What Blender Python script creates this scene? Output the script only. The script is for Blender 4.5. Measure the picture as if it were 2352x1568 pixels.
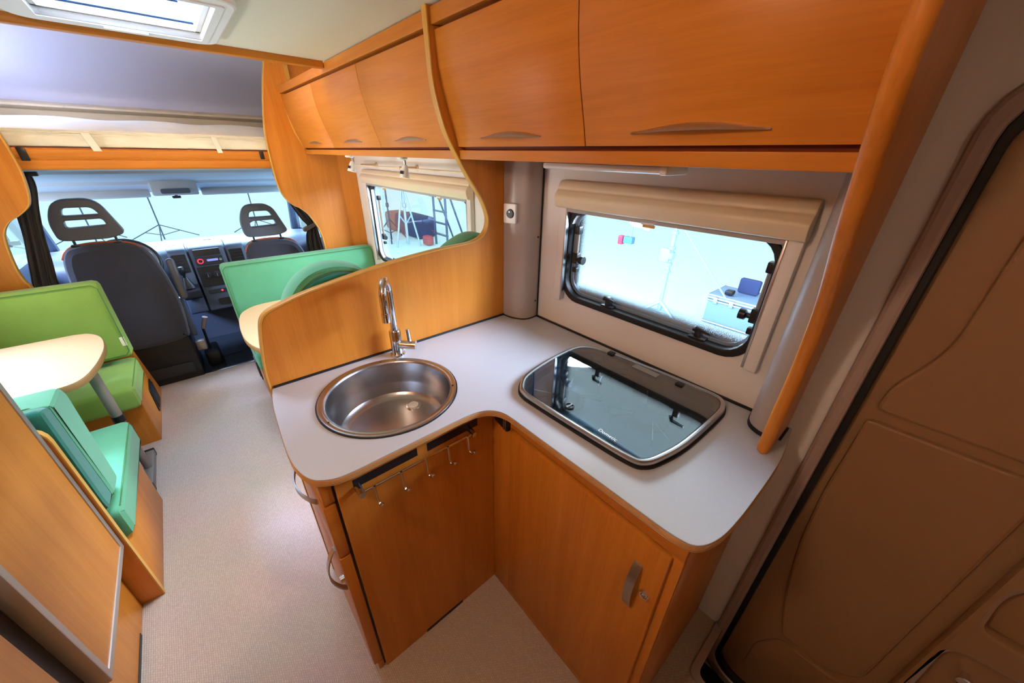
import bpy, bmesh, math, random
from mathutils import Vector, Matrix
from mathutils.geometry import tessellate_polygon

# ------------------------------------------------------------------ camera, sky, lights, exposure
for o in list(bpy.data.objects):
    bpy.data.objects.remove(o)
S = bpy.context.scene
COL = S.collection
random.seed(4)

cam = bpy.data.cameras.new('camera')
cam.sensor_width = 36.0
cam.lens = 829.18 / 2352 * 36.0
cam.clip_start = 0.01
cam.clip_end = 200
cam_o = bpy.data.objects.new('camera', cam)
COL.objects.link(cam_o)
RGT = Vector((0.75635884, -0.65397179, 0.01556309))
DWN = Vector((-0.28950117, -0.35597091, -0.88852337))
FWD = Vector((0.58660923, 0.66753697, -0.45856734))
m = Matrix.Identity(4)
for i in range(3):
    m[i][0] = RGT[i]; m[i][1] = -DWN[i]; m[i][2] = -FWD[i]
m[2][3] = 1.6
cam_o.matrix_world = m
S.camera = cam_o

S.view_settings.view_transform = 'Standard'
S.view_settings.look = 'None'
S.view_settings.gamma = 1.0
S.view_settings.use_curve_mapping = False
S.view_settings.exposure = 0.5
S.cycles.max_bounces = 6
S.cycles.diffuse_bounces = 3
S.cycles.glossy_bounces = 3
S.cycles.transparent_max_bounces = 16
S.cycles.transmission_bounces = 4
S.cycles.sample_clamp_indirect = 6.0
S.cycles.use_adaptive_sampling = True
S.cycles.adaptive_threshold = 0.06

wd = bpy.data.worlds.new('studio_surround')
S.world = wd
wd.use_nodes = True
wd.node_tree.nodes['Background'].inputs[0].default_value = (0.72, 0.93, 1.0, 1)
wd.node_tree.nodes['Background'].inputs[1].default_value = 1.0


def area(name, loc, target, sx, sy, power, color):
    l = bpy.data.lights.new(name, 'AREA')
    l.shape = 'RECTANGLE'; l.size = sx; l.size_y = sy
    l.energy = power; l.color = color
    o = bpy.data.objects.new(name, l)
    COL.objects.link(o)
    o.location = loc
    d = Vector(target) - Vector(loc)
    o.rotation_euler = d.to_track_quat('-Z', 'Y').to_euler()
    return o


# area lights added out of view around the vehicle, filling the interior through windows
area('fill_kitchen_side', (2.5, -0.45, 1.98), (0.5, 1.19, 1.08), 1.4, 0.9, 195, (0.64, 0.78, 1.0))
area('fill_kitchen_side_small', (3.0, 2.3, 2.2), (0.75, 0.2, 0.95), 0.9, 0.6, 110, (0.75, 0.92, 0.96))
area('fill_dinette_side', (2.9, 3.9, 2.5), (0.2, 2.0, 0.8), 1.8, 1.4, 170, (0.45, 0.66, 1.0))
area('fill_driver_side', (-2.9, 2.2, 2.4), (0.2, 2.2, 0.9), 2.4, 1.6, 120, (0.92, 0.90, 0.95))
area('fill_driver_side_low', (-2.7, 2.1, 0.75), (0.8, 2.3, 1.65), 2.0, 1.0, 95, (1.0, 0.90, 0.82))  # added low light, brightens the right overhead doors through the left window
area('fill_front', (0.0, 7.2, 3.0), (0.0, 3.4, 1.0), 3.4, 1.6, 1000, (0.45, 0.68, 1.0))
area('fill_roof', (0.05, 1.75, 3.4), (0.05, 1.8, 0.0), 1.6, 1.6, 380, (0.60, 0.74, 1.0))
area('fill_alcove_side', (-2.6, 3.6, 2.9), (0.3, 3.7, 1.9), 1.6, 1.0, 560, (0.46, 0.60, 1.0))  # added cool light for the alcove, shines through the added side window

# ------------------------------------------------------------------ materials
def srgb(r, g, b):
    f = lambda c: c / 12.92 if c <= 0.04045 else ((c + 0.055) / 1.055) ** 2.4
    return (f(r / 255), f(g / 255), f(b / 255), 1)


def newmat(name):
    mt = bpy.data.materials.new(name)
    mt.use_nodes = True
    nt = mt.node_tree
    return mt, nt, nt.nodes['Principled BSDF']


def N(nt, t, **kw):
    n = nt.nodes.new(t)
    for k, v in kw.items():
        setattr(n, k, v)
    return n


def simple(name, col, rough=0.5, metal=0.0, noise=0.0, nscale=40, bump=0.0, bscale=200, spec=0.5, coat=0.0):
    mt, nt, b = newmat(name)
    b.inputs['Roughness'].default_value = rough
    b.inputs['Metallic'].default_value = metal
    b.inputs['Specular IOR Level'].default_value = spec
    b.inputs['Coat Weight'].default_value = coat
    tc = N(nt, 'ShaderNodeTexCoord')
    nz = N(nt, 'ShaderNodeTexNoise')
    nz.inputs['Scale'].default_value = nscale
    nz.inputs['Detail'].default_value = 4
    nt.links.new(tc.outputs['Object'], nz.inputs['Vector'])
    mx = N(nt, 'ShaderNodeMix', data_type='RGBA')
    c = col
    mx.inputs['A'].default_value = (c[0] * (1 - noise), c[1] * (1 - noise), c[2] * (1 - noise), 1)
    mx.inputs['B'].default_value = (min(1, c[0] * (1 + noise)), min(1, c[1] * (1 + noise)), min(1, c[2] * (1 + noise)), 1)
    nt.links.new(nz.outputs['Fac'], mx.inputs['Factor'])
    nt.links.new(mx.outputs['Result'], b.inputs['Base Color'])
    if bump:
        nb = N(nt, 'ShaderNodeTexNoise')
        nb.inputs['Scale'].default_value = bscale
        nt.links.new(tc.outputs['Object'], nb.inputs['Vector'])
        bp = N(nt, 'ShaderNodeBump')
        bp.inputs['Strength'].default_value = bump
        bp.inputs['Distance'].default_value = 0.002
        nt.links.new(nb.outputs['Fac'], bp.inputs['Height'])
        nt.links.new(bp.outputs['Normal'], b.inputs['Normal'])
    return mt


def wood(name, axis, tint=1.0, rough=0.36, dark=None, light=None):
    mt, nt, b = newmat(name)
    tc = N(nt, 'ShaderNodeTexCoord')
    mp = N(nt, 'ShaderNodeMapping')
    sc = [9.0, 9.0, 9.0]
    sc['xyz'.index(axis)] = 0.8
    mp.inputs['Scale'].default_value = sc
    nt.links.new(tc.outputs['Object'], mp.inputs['Vector'])
    n1 = N(nt, 'ShaderNodeTexNoise')
    n1.inputs['Scale'].default_value = 1.6
    n1.inputs['Detail'].default_value = 6
    n1.inputs['Roughness'].default_value = 0.6
    n1.inputs['Distortion'].default_value = 0.6
    nt.links.new(mp.outputs['Vector'], n1.inputs['Vector'])
    mp2 = N(nt, 'ShaderNodeMapping')
    sc2 = [160.0, 160.0, 160.0]
    sc2['xyz'.index(axis)] = 5.0
    mp2.inputs['Scale'].default_value = sc2
    nt.links.new(tc.outputs['Object'], mp2.inputs['Vector'])
    n2 = N(nt, 'ShaderNodeTexNoise')
    n2.inputs['Scale'].default_value = 1.0
    n2.inputs['Detail'].default_value = 3
    nt.links.new(mp2.outputs['Vector'], n2.inputs['Vector'])
    mx = N(nt, 'ShaderNodeMix', data_type='FLOAT')
    mx.inputs['Factor'].default_value = 0.25
    nt.links.new(n1.outputs['Fac'], mx.inputs['A'])
    nt.links.new(n2.outputs['Fac'], mx.inputs['B'])
    cr = N(nt, 'ShaderNodeValToRGB')
    d = dark or (0.52, 0.165, 0.016)
    l = light or (0.68, 0.25, 0.034)
    cr.color_ramp.elements[0].position = 0.33
    cr.color_ramp.elements[1].position = 0.68
    cr.color_ramp.elements[0].color = (d[0] * tint, d[1] * tint, d[2] * tint, 1)
    cr.color_ramp.elements[1].color = (l[0] * tint, l[1] * tint, l[2] * tint, 1)
    nt.links.new(mx.outputs['Result'], cr.inputs['Fac'])
    nt.links.new(cr.outputs['Color'], b.inputs['Base Color'])
    b.inputs['Roughness'].default_value = rough
    b.inputs['Specular IOR Level'].default_value = 0.35
    return mt


def fabric(name, col, scale=420):
    mt, nt, b = newmat(name)
    tc = N(nt, 'ShaderNodeTexCoord')
    v = N(nt, 'ShaderNodeTexVoronoi')
    v.inputs['Scale'].default_value = scale
    nt.links.new(tc.outputs['Object'], v.inputs['Vector'])
    nz = N(nt, 'ShaderNodeTexNoise')
    nz.inputs['Scale'].default_value = 9
    nt.links.new(tc.outputs['Object'], nz.inputs['Vector'])
    mx = N(nt, 'ShaderNodeMix', data_type='RGBA')
    mx.inputs['A'].default_value = (col[0] * .9, col[1] * .9, col[2] * .9, 1)
    mx.inputs['B'].default_value = (col[0] * 1.1, col[1] * 1.1, col[2] * 1.1, 1)
    nt.links.new(nz.outputs['Fac'], mx.inputs['Factor'])
    nt.links.new(mx.outputs['Result'], b.inputs['Base Color'])
    bp = N(nt, 'ShaderNodeBump')
    bp.inputs['Strength'].default_value = 0.25
    bp.inputs['Distance'].default_value = 0.002
    nt.links.new(v.outputs['Distance'], bp.inputs['Height'])
    nt.links.new(bp.outputs['Normal'], b.inputs['Normal'])
    b.inputs['Roughness'].default_value = 0.85
    b.inputs['Sheen Weight'].default_value = 0.25
    b.inputs['Specular IOR Level'].default_value = 0.2
    return mt


def glass(name, tint, ior=1.45, dots=None):
    mt = bpy.data.materials.new(name)
    mt.use_nodes = True
    nt = mt.node_tree
    nt.nodes.clear()
    out = N(nt, 'ShaderNodeOutputMaterial')
    tr = N(nt, 'ShaderNodeBsdfTransparent')
    tr.inputs['Color'].default_value = (*tint, 1)
    gl = N(nt, 'ShaderNodeBsdfGlossy')
    gl.inputs['Roughness'].default_value = 0.02
    lw = N(nt, 'ShaderNodeLayerWeight')
    lw.inputs['Blend'].default_value = 0.5
    pw = N(nt, 'ShaderNodeMath', operation='POWER'); pw.inputs[1].default_value = 4.0
    nt.links.new(lw.outputs['Facing'], pw.inputs[0])
    fr = N(nt, 'ShaderNodeMath', operation='MULTIPLY_ADD'); fr.inputs[1].default_value = 0.8; fr.inputs[2].default_value = ior
    nt.links.new(pw.outputs['Value'], fr.inputs[0])
    mx = N(nt, 'ShaderNodeMixShader')
    nt.links.new(fr.outputs['Value'], mx.inputs['Fac'])
    nt.links.new(tr.outputs['BSDF'], mx.inputs[1])
    nt.links.new(gl.outputs['BSDF'], mx.inputs[2])
    last = mx
    if dots:
        # printed dot screen that thins out away from the lower and front edges of the pane
        y1, z0 = dots
        tc = N(nt, 'ShaderNodeTexCoord')
        sx = N(nt, 'ShaderNodeSeparateXYZ')
        nt.links.new(tc.outputs['Object'], sx.inputs['Vector'])
        a = N(nt, 'ShaderNodeMapRange'); a.inputs['From Min'].default_value = z0; a.inputs['From Max'].default_value = z0 + 0.055
        a.inputs['To Min'].default_value = 0.62; a.inputs['To Max'].default_value = 0.0
        nt.links.new(sx.outputs['Z'], a.inputs['Value'])
        c = N(nt, 'ShaderNodeMapRange'); c.inputs['From Min'].default_value = y1; c.inputs['From Max'].default_value = y1 - 0.045
        c.inputs['To Min'].default_value = 0.62; c.inputs['To Max'].default_value = 0.0
        nt.links.new(sx.outputs['Y'], c.inputs['Value'])
        mxm = N(nt, 'ShaderNodeMath', operation='MAXIMUM')
        nt.links.new(a.outputs['Result'], mxm.inputs[0]); nt.links.new(c.outputs['Result'], mxm.inputs[1])
        vo = N(nt, 'ShaderNodeTexVoronoi'); vo.inputs['Scale'].default_value = 330
        vo.inputs['Randomness'].default_value = 0.25
        nt.links.new(tc.outputs['Object'], vo.inputs['Vector'])
        lt = N(nt, 'ShaderNodeMath', operation='LESS_THAN')
        nt.links.new(vo.outputs['Distance'], lt.inputs[0]); nt.links.new(mxm.outputs['Value'], lt.inputs[1])
        df = N(nt, 'ShaderNodeBsdfDiffuse'); df.inputs['Color'].default_value = (0.30, 0.33, 0.36, 1)
        m2 = N(nt, 'ShaderNodeMixShader')
        nt.links.new(lt.outputs['Value'], m2.inputs['Fac'])
        nt.links.new(mx.outputs['Shader'], m2.inputs[1]); nt.links.new(df.outputs['BSDF'], m2.inputs[2])
        last = m2
    nt.links.new(last.outputs['Shader'], out.inputs['Surface'])
    return mt


def emit(name, col, strength):
    mt = bpy.data.materials.new(name)
    mt.use_nodes = True
    nt = mt.node_tree
    nt.nodes.clear()
    out = N(nt, 'ShaderNodeOutputMaterial')
    e = N(nt, 'ShaderNodeEmission')
    e.inputs['Color'].default_value = (*col, 1)
    e.inputs['Strength'].default_value = strength
    nt.links.new(e.outputs['Emission'], out.inputs['Surface'])
    return mt


def carpet(name, col):
    mt, nt, b = newmat(name)
    tc = N(nt, 'ShaderNodeTexCoord')
    br = N(nt, 'ShaderNodeTexBrick')
    br.inputs['Scale'].default_value = 1.0
    br.inputs['Brick Width'].default_value = 0.0085
    br.inputs['Row Height'].default_value = 0.0062
    br.inputs['Mortar Size'].default_value = 0.0011
    br.inputs['Mortar Smooth'].default_value = 1.0
    br.inputs['Color1'].default_value = (col[0] * 1.04, col[1] * 1.04, col[2] * 1.04, 1)
    br.inputs['Color2'].default_value = (col[0] * 0.90, col[1] * 0.90, col[2] * 0.90, 1)
    br.inputs['Mortar'].default_value = (col[0] * 0.72, col[1] * 0.70, col[2] * 0.68, 1)
    mp = N(nt, 'ShaderNodeMapping')
    mp.inputs['Rotation'].default_value = (0, 0, math.radians(90))
    nt.links.new(tc.outputs['Object'], mp.inputs['Vector'])
    nz = N(nt, 'ShaderNodeTexNoise'); nz.inputs['Scale'].default_value = 120
    nt.links.new(tc.outputs['Object'], nz.inputs['Vector'])
    va = N(nt, 'ShaderNodeVectorMath', operation='SCALE'); va.inputs['Scale'].default_value = 0.004
    nt.links.new(nz.outputs['Color'], va.inputs[0])
    ad = N(nt, 'ShaderNodeVectorMath', operation='ADD')
    nt.links.new(mp.outputs['Vector'], ad.inputs[0]); nt.links.new(va.outputs['Vector'], ad.inputs[1])
    nt.links.new(ad.outputs['Vector'], br.inputs['Vector'])
    n2 = N(nt, 'ShaderNodeTexNoise'); n2.inputs['Scale'].default_value = 3.0
    nt.links.new(tc.outputs['Object'], n2.inputs['Vector'])
    mx = N(nt, 'ShaderNodeMix', data_type='RGBA', blend_type='MULTIPLY')
    mx.inputs['Factor'].default_value = 0.18
    nt.links.new(br.outputs['Color'], mx.inputs['A'])
    nt.links.new(n2.outputs['Color'], mx.inputs['B'])
    nt.links.new(mx.outputs['Result'], b.inputs['Base Color'])
    bp = N(nt, 'ShaderNodeBump'); bp.inputs['Strength'].default_value = 0.6; bp.inputs['Distance'].default_value = 0.0015
    bp.invert = True
    nt.links.new(br.outputs['Fac'], bp.inputs['Height'])
    nt.links.new(bp.outputs['Normal'], b.inputs['Normal'])
    b.inputs['Roughness'].default_value = 0.8
    b.inputs['Specular IOR Level'].default_value = 0.25
    return mt


WH = wood('beech_veneer_lengthwise', 'y')
WV = wood('beech_veneer_upright', 'z')
WX = wood('beech_veneer_crosswise', 'x')
WEDGE = simple('beech_edge_banding', srgb(214, 160, 72), 0.35, noise=.06)
PLY = wood('laminated_edge', 'x', dark=(0.42, 0.20, 0.08), light=(0.62, 0.34, 0.17))
LAM = simple('pale_worktop_laminate', srgb(192, 193, 200), 0.26, noise=.05, nscale=300)
CREAM = simple('cream_wall_board', srgb(236, 230, 226), 0.55, noise=.02)
CREAM2 = simple('cream_plastic', srgb(236, 220, 190), 0.4, noise=.02)
CEIL = simple('ceiling_board', srgb(226, 220, 200), 0.6, noise=.02)
ALC = simple('white_alcove_lining', srgb(206, 208, 234), 0.65, noise=.02)
BEIGE = simple('beige_moulding', srgb(216, 200, 176), 0.5, noise=.03)
PILLAR = simple('grey_taupe_cover', srgb(172, 163, 158), 0.32, noise=.03)
FRAMEGREY = simple('door_frame_plastic', srgb(172, 150, 142), 0.4, noise=.03)
DOORM = simple('door_liner_plastic', srgb(154, 116, 80), 0.5, noise=.03, bump=.15, bscale=500)
WHITE = simple('white_plastic', srgb(240, 238, 236), 0.35)
BLACK = simple('black_plastic', srgb(22, 22, 26), 0.4)
RUBBER = simple('black_rubber', srgb(14, 14, 18), 0.55)
ALU = simple('brushed_aluminium', srgb(196, 196, 200), 0.32, metal=1.0, noise=.04, nscale=80)
ALUP = simple('aluminium_profile', srgb(190, 180, 172), 0.38, metal=0.7)
STEEL = simple('stainless_steel', srgb(184, 182, 184), 0.27, metal=1.0, noise=.05, nscale=60)
CHROME = simple('chrome', srgb(225, 226, 230), 0.06, metal=1.0)
GREYLEG = simple('grey_lacquered_metal', srgb(140, 132, 126), 0.4, metal=.3)
GREEN_WARM_LIT = fabric('green_upholstery_warm_lit', srgb(134, 172, 80))  # same green cloth, with the warm lamp light put into its colour
GREEN_BLUE_LIT = fabric('green_upholstery_blue_lit', srgb(92, 166, 128))  # same green cloth, with the bluish window light put into its colour
TEAL = fabric('teal_upholstery', srgb(40, 118, 100))
PIPE = simple('dark_green_piping', srgb(74, 122, 66), 0.8)
SEATF = fabric('charcoal_seat_fabric', srgb(60, 60, 70))
SEATP = simple('grey_seat_plastic', srgb(78, 80, 92), 0.4)
ORANGE = simple('orange_piping', srgb(186, 84, 40), 0.7)
DASH = simple('blue_grey_dash_plastic', srgb(78, 90, 110), 0.5, bump=.1)
DASHD = simple('dark_dash_plastic', srgb(36, 40, 50), 0.4)
HEAD = simple('pale_grey_headliner', srgb(176, 184, 194), 0.7, noise=.02)
CURT = fabric('dark_grey_curtain', srgb(96, 88, 86), 300)
MATT = fabric('white_quilted_ticking', srgb(238, 230, 212), 260)
STRAP = simple('cream_webbing', srgb(238, 232, 214), 0.8)
BROWN = simple('dark_brown_board', srgb(120, 46, 14), 0.5, noise=.08)
CARPET = carpet('woven_beige_carpet', srgb(214, 192, 176))
CABMAT = simple('black_cab_mat', srgb(38, 44, 54), 0.45, noise=.1, bump=.2)
GLASS = glass('acrylic_pane', (0.97, 0.99, 1.0), .025)
SMOKE = glass('smoked_glass', (0.62, 0.69, 0.73), .17)
STUDIO = simple('studio_floor_paint', srgb(214, 238, 240), 0.6)

# ------------------------------------------------------------------ mesh helpers
def P3(plane, a, b, d):
    if plane == 'xz': return (a, d, b)
    if plane == 'yz': return (d, a, b)
    return (a, b, d)


def area2(p):
    return 0.5 * sum(p[i][0] * p[(i + 1) % len(p)][1] - p[(i + 1) % len(p)][0] * p[i][1] for i in range(len(p)))


def inset(p, d):
    n = len(p)
    out = []
    for i in range(n):
        a = Vector(p[i - 1]); b = Vector(p[i]); c = Vector(p[(i + 1) % n])
        e1 = (b - a); e2 = (c - b)
        if e1.length < 1e-9 or e2.length < 1e-9:
            out.append(tuple(b)); continue
        e1.normalize(); e2.normalize()
        n1 = Vector((-e1.y, e1.x)); n2 = Vector((-e2.y, e2.x))
        s = n1 + n2
        if s.length < 1e-6:
            s = n1
        s.normalize()
        k = max(0.45, s.dot(n1))
        out.append(tuple(b + s * (d / k)))
    return out


def clean(p):
    q = []
    for v in p:
        if not q or (Vector(v) - Vector(q[-1])).length > 1e-5:
            q.append(tuple(v))
    if (Vector(q[0]) - Vector(q[-1])).length < 1e-5:
        q.pop()
    return q


def prism(bm, outline, plane, d0, d1, bev=0.0, holes=()):
    """closed plate: outline (2D) swept from d0 to d1 with softened rims, holes cut through"""
    if d0 > d1: d0, d1 = d1, d0
    o = clean(outline)
    if area2(o) < 0: o = o[::-1]
    rings = [o]
    for h in holes:
        h = clean(h)
        if area2(h) > 0: h = h[::-1]
        rings.append(h)
    if bev > 0:
        k = 0.3
        prof = [(bev, d0), (bev * k, d0 + bev * k), (0, d0 + bev), (0, d1 - bev), (bev * k, d1 - bev * k), (bev, d1)]
    else:
        prof = [(0, d0), (0, d1)]
    lv = []
    for ins, d in prof:
        rr = []
        for r in rings:
            q = inset(r, ins) if ins else r
            rr.append([bm.verts.new(P3(plane, a, b, d)) for a, b in q])
        lv.append(rr)
    for li in range(len(prof) - 1):
        for ri in range(len(rings)):
            A = lv[li][ri]; B = lv[li + 1][ri]
            n = len(A)
            for i in range(n):
                j = (i + 1) % n
                bm.faces.new((A[i], A[j], B[j], B[i]))
    for li in (0, len(prof) - 1):
        polys = [[Vector((*[c for c in q], 0)) for q in (inset(r, prof[li][0]) if prof[li][0] else r)] for r in rings]
        flat = [v for rr in lv[li] for v in rr]
        lay = bm.faces.layers.int.get('flat') or bm.faces.layers.int.new('flat')
        bm.verts.ensure_lookup_table()
        for t in tessellate_polygon(polys):
            try:
                f_ = bm.faces.new([flat[i] for i in t])
                f_[lay] = 1
            except ValueError:
                pass
    return bm


def box(bm, x0, x1, y0, y1, z0, z1, bev=0.0, seg=2):
    t = bmesh.new()
    bmesh.ops.create_cube(t, size=1.0)
    for v in t.verts:
        v.co = Vector(((x0 + x1) / 2 + v.co.x * abs(x1 - x0), (y0 + y1) / 2 + v.co.y * abs(y1 - y0), (z0 + z1) / 2 + v.co.z * abs(z1 - z0)))
    if bev:
        bmesh.ops.bevel(t, geom=t.edges[:], offset=bev, segments=seg, profile=0.5, affect='EDGES')
    merge(bm, t)
    return bm


def merge(bm, t, mat=None):
    if mat is not None:
        bmesh.ops.transform(t, matrix=mat, verts=t.verts[:])
    mp = {}
    for v in t.verts:
        mp[v] = bm.verts.new(v.co)
    la = t.faces.layers.int.get('flat')
    lb = (bm.faces.layers.int.get('flat') or bm.faces.layers.int.new('flat')) if la else None
    for f in t.faces:
        g_ = bm.faces.new([mp[v] for v in f.verts])
        if la: g_[lb] = f[la]
    t.free()


def tube(bm, pts, r, seg=10, closed=False, cap=True):
    pts = [Vector(p) for p in pts]
    n = len(pts)
    rr = r if isinstance(r, (list, tuple)) else [r] * n
    rings = []
    prev = None
    for i in range(n):
        if closed:
            t = pts[(i + 1) % n] - pts[i - 1]
        elif i == 0: t = pts[1] - pts[0]
        elif i == n - 1: t = pts[-1] - pts[-2]
        else: t = (pts[i + 1] - pts[i]).normalized() + (pts[i] - pts[i - 1]).normalized()
        t.normalize()
        if prev is None:
            up = Vector((0, 0, 1)) if abs(t.z) < 0.9 else Vector((1, 0, 0))
            a = t.cross(up).normalized()
        else:
            a = (prev - t * prev.dot(t))
            if a.length < 1e-6: a = t.orthogonal()
            a.normalize()
        prev = a
        b = t.cross(a)
        rings.append([bm.verts.new(pts[i] + (a * math.cos(2 * math.pi * k / seg) + b * math.sin(2 * math.pi * k / seg)) * rr[i]) for k in range(seg)])
    for i in range(n if closed else n - 1):
        A = rings[i]; B = rings[(i + 1) % n]
        for k in range(seg):
            bm.faces.new((A[k], A[(k + 1) % seg], B[(k + 1) % seg], B[k]))
    if not closed and cap:
        bm.faces.new(rings[0][::-1]); bm.faces.new(rings[-1])
    return bm


def lathe(bm, prof, c, seg=32, axis='z', closed=False):
    """prof: list of (radius, height) about an axis through c"""
    rings = []
    for r, h in prof:
        ring = []
        for k in range(seg):
            t = 2 * math.pi * k / seg
            u, v = r * math.cos(t), r * math.sin(t)
            if axis == 'z': p = (c[0] + u, c[1] + v, c[2] + h)
            elif axis == 'y': p = (c[0] + u, c[1] + h, c[2] + v)
            else: p = (c[0] + h, c[1] + u, c[2] + v)
            ring.append(bm.verts.new(p))
        rings.append(ring)
    pairs = list(zip(rings[:-1], rings[1:]))
    if closed: pairs.append((rings[-1], rings[0]))
    for A, B in pairs:
        for k in range(seg):
            bm.faces.new((A[k], A[(k + 1) % seg], B[(k + 1) % seg], B[k]))
    if not closed:
        if prof[0][0] > 1e-5: bm.faces.new(rings[0][::-1])
        if prof[-1][0] > 1e-5: bm.faces.new(rings[-1])
    bmesh.ops.remove_doubles(bm, verts=bm.verts[:], dist=1e-6)
    return bm


def spline(p, n=6, closed=False):
    """Catmull-Rom through the points"""
    out = []
    m_ = len(p)
    rng = range(m_ if closed else m_ - 1)
    for i in rng:
        if closed:
            a, b, c, d = p[i - 1], p[i], p[(i + 1) % m_], p[(i + 2) % m_]
        else:
            a, b, c, d = p[max(i - 1, 0)], p[i], p[i + 1], p[min(i + 2, m_ - 1)]
        for k in range(n):
            t = k / n
            out.append(tuple(0.5 * (2 * b[j] + (c[j] - a[j]) * t + (2 * a[j] - 5 * b[j] + 4 * c[j] - d[j]) * t * t + (3 * b[j] - a[j] - 3 * c[j] + d[j]) * t ** 3) for j in range(len(b))))
    if not closed: out.append(tuple(p[-1]))
    return out


def rrect(x0, x1, y0, y1, r, n=6):
    out = []
    for cx, cy, a0 in ((x1 - r, y0 + r, -90), (x1 - r, y1 - r, 0), (x0 + r, y1 - r, 90), (x0 + r, y0 + r, 180)):
        for k in range(n + 1):
            a = math.radians(a0 + 90 * k / n)
            out.append((cx + r * math.cos(a), cy + r * math.sin(a)))
    return out


def rpoly(pts, r, n=5):
    """polygon with rounded corners; r may be a list"""
    out = []
    m_ = len(pts)
    for i in range(m_):
        ri = r[i] if isinstance(r, (list, tuple)) else r
        a, b, c = Vector(pts[i - 1]), Vector(pts[i]), Vector(pts[(i + 1) % m_])
        if ri <= 0:
            out.append(tuple(b)); continue
        u = (a - b).normalized(); v = (c - b).normalized()
        L = min(ri, (a - b).length * .48, (c - b).length * .48)
        p0, p1 = b + u * L, b + v * L
        for k in range(n + 1):
            t = k / n
            out.append(tuple(p0 * (1 - t) ** 2 + b * 2 * t * (1 - t) + p1 * t * t))
    return out


def thing(name, label, cat, loc, group=None, kind=None):
    o = bpy.data.objects.new(name, None)
    COL.objects.link(o)
    o.location = loc
    o.empty_display_size = 0.05
    o['label'] = label
    if cat: o['category'] = cat
    if group: o['group'] = group
    if kind: o['kind'] = kind
    return o


def part(name, bm, mat, parent=None, label=None, smooth=35):
    """links the bmesh (world coordinates) as one mesh object under parent"""
    bmesh.ops.recalc_face_normals(bm, faces=bm.faces[:])
    off = Vector((0, 0, 0))
    p = parent
    while p is not None:
        off += p.location
        p = p.parent
    for v in bm.verts: v.co -= off
    me = bpy.data.meshes.new(name)
    lay = bm.faces.layers.int.get('flat')
    flags = [f[lay] for f in bm.faces] if lay else None
    bm.to_mesh(me); bm.free()
    if smooth:
        me.set_sharp_from_angle(angle=math.radians(smooth))
        for i_, f in enumerate(me.polygons): f.use_smooth = not (flags and flags[i_])
    me.materials.append(mat)
    o = bpy.data.objects.new(name, me)
    COL.objects.link(o)
    if parent: o.parent = parent
    if label: o['label'] = label
    return o


def single(name, bm, mat, label, cat, loc, group=None, kind=None, smooth=35):
    for v in bm.verts: v.co -= Vector(loc)
    o = part(name, bm, mat, None, None, smooth)
    o.location = loc
    o['label'] = label
    if cat: o['category'] = cat
    if group: o['group'] = group
    if kind: o['kind'] = kind
    return o


def struct(name, bm, mat, label, parent=None, smooth=35):
    o = part(name, bm, mat, parent, None, smooth)
    if parent is None:
        o['kind'] = 'structure'; o['label'] = label
    return o


B = bmesh.new
W = 1.106          # inner face of the right wall
ZC = 0.94          # worktop height
YP = 1.194         # near face of the kitchen partition
ZCEIL = 1.98
YCAB = 3.2         # plane of the panels between living room and cab

# ------------------------------------------------------------------ the shell
WIN1 = rrect(0.247, 0.927, 1.09, 1.425, 0.075)
WIN2 = rrect(1.615, 2.872, 0.855, 1.425, 0.075)
DOORH = rrect(-0.66, -0.016, -0.22, 1.715, 0.085)
shell = [(-1.35, -0.42), (3.42, -0.42), (3.42, 1.44), (4.75, 1.44), (4.75, 2.42), (-1.35, 2.42)]
bm = B(); prism(bm, shell, 'yz', W, W + 0.035, 0, [WIN1, WIN2, DOORH])
struct('wall_right', bm, CREAM, 'cream wall board with kitchen window, dinette window and entrance door', smooth=0)
WIN3 = rrect(1.55, 2.87, 0.86, 1.42, 0.075)
WIN_ADDED = rrect(3.35, 4.0, 1.80, 2.10, 0.06)
bm = B(); prism(bm, shell, 'yz', -W - 0.035, -W, 0, [WIN3, WIN_ADDED])
struct('wall_left', bm, CREAM, 'cream wall board on the driver side behind the left bench', smooth=0)
bm = B(); box(bm, -W, W, -1.39, -1.352, 0.0, ZCEIL)
struct('wall_rear', bm, WV, 'wooden rear wall behind the camera')

SKY = (-0.165, 0.237, 1.56, 2.035)
bm = B(); prism(bm, [(-W, -1.35), (W, -1.35), (W, 2.19), (-W, 2.19)], 'xy', ZCEIL, ZCEIL + 0.04, 0, [rrect(*SKY, 0.02)])
struct('ceiling', bm, CEIL, 'pale ceiling board with the roof window', smooth=0)
bm = B(); box(bm, -W + .005, 0.7065, 2.188, 2.232, 1.953, 1.985, .004)
struct('trim_1', bm, WX, 'wooden beam closing the ceiling in front of the alcove bed')
prof = spline([(2.235, 2.0), (2.25, 2.2), (2.4, 2.275), (2.9, 2.28), (3.5, 2.22), (4.0, 2.10), (4.28, 1.97), (4.36, 1.89), (4.37, 1.868)], 6)
bm = B(); prism(bm, prof + [(y + .03, z + .03) for y, z in prof[::-1]], 'yz', -W, W)
struct('wall_alcove', bm, ALC, 'white curved lining over the alcove bed')
prof = [(4.40, 1.885), (4.345, 1.872), (4.325, 1.858), (4.322, 1.846), (4.335, 1.838), (4.375, 1.826), (4.395, 1.70), (4.41, 1.58), (4.45, 1.58), (4.45, 1.885)]
bm = B(); prism(bm, prof, 'yz', -W, W)
for x in (-0.72, -0.42, 0.02, 0.31, 0.68):
    lathe(bm, [(0, -.004), (.006, -.003), (.006, 0)], (x, 4.322, 1.852), 10, 'y')
struct('trim_2', bm, BEIGE, 'beige moulding along the foot of the alcove lining')
bm = B(); box(bm, -W + .02, W - .02, 3.215, 4.42, 1.575, 1.60)
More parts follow.
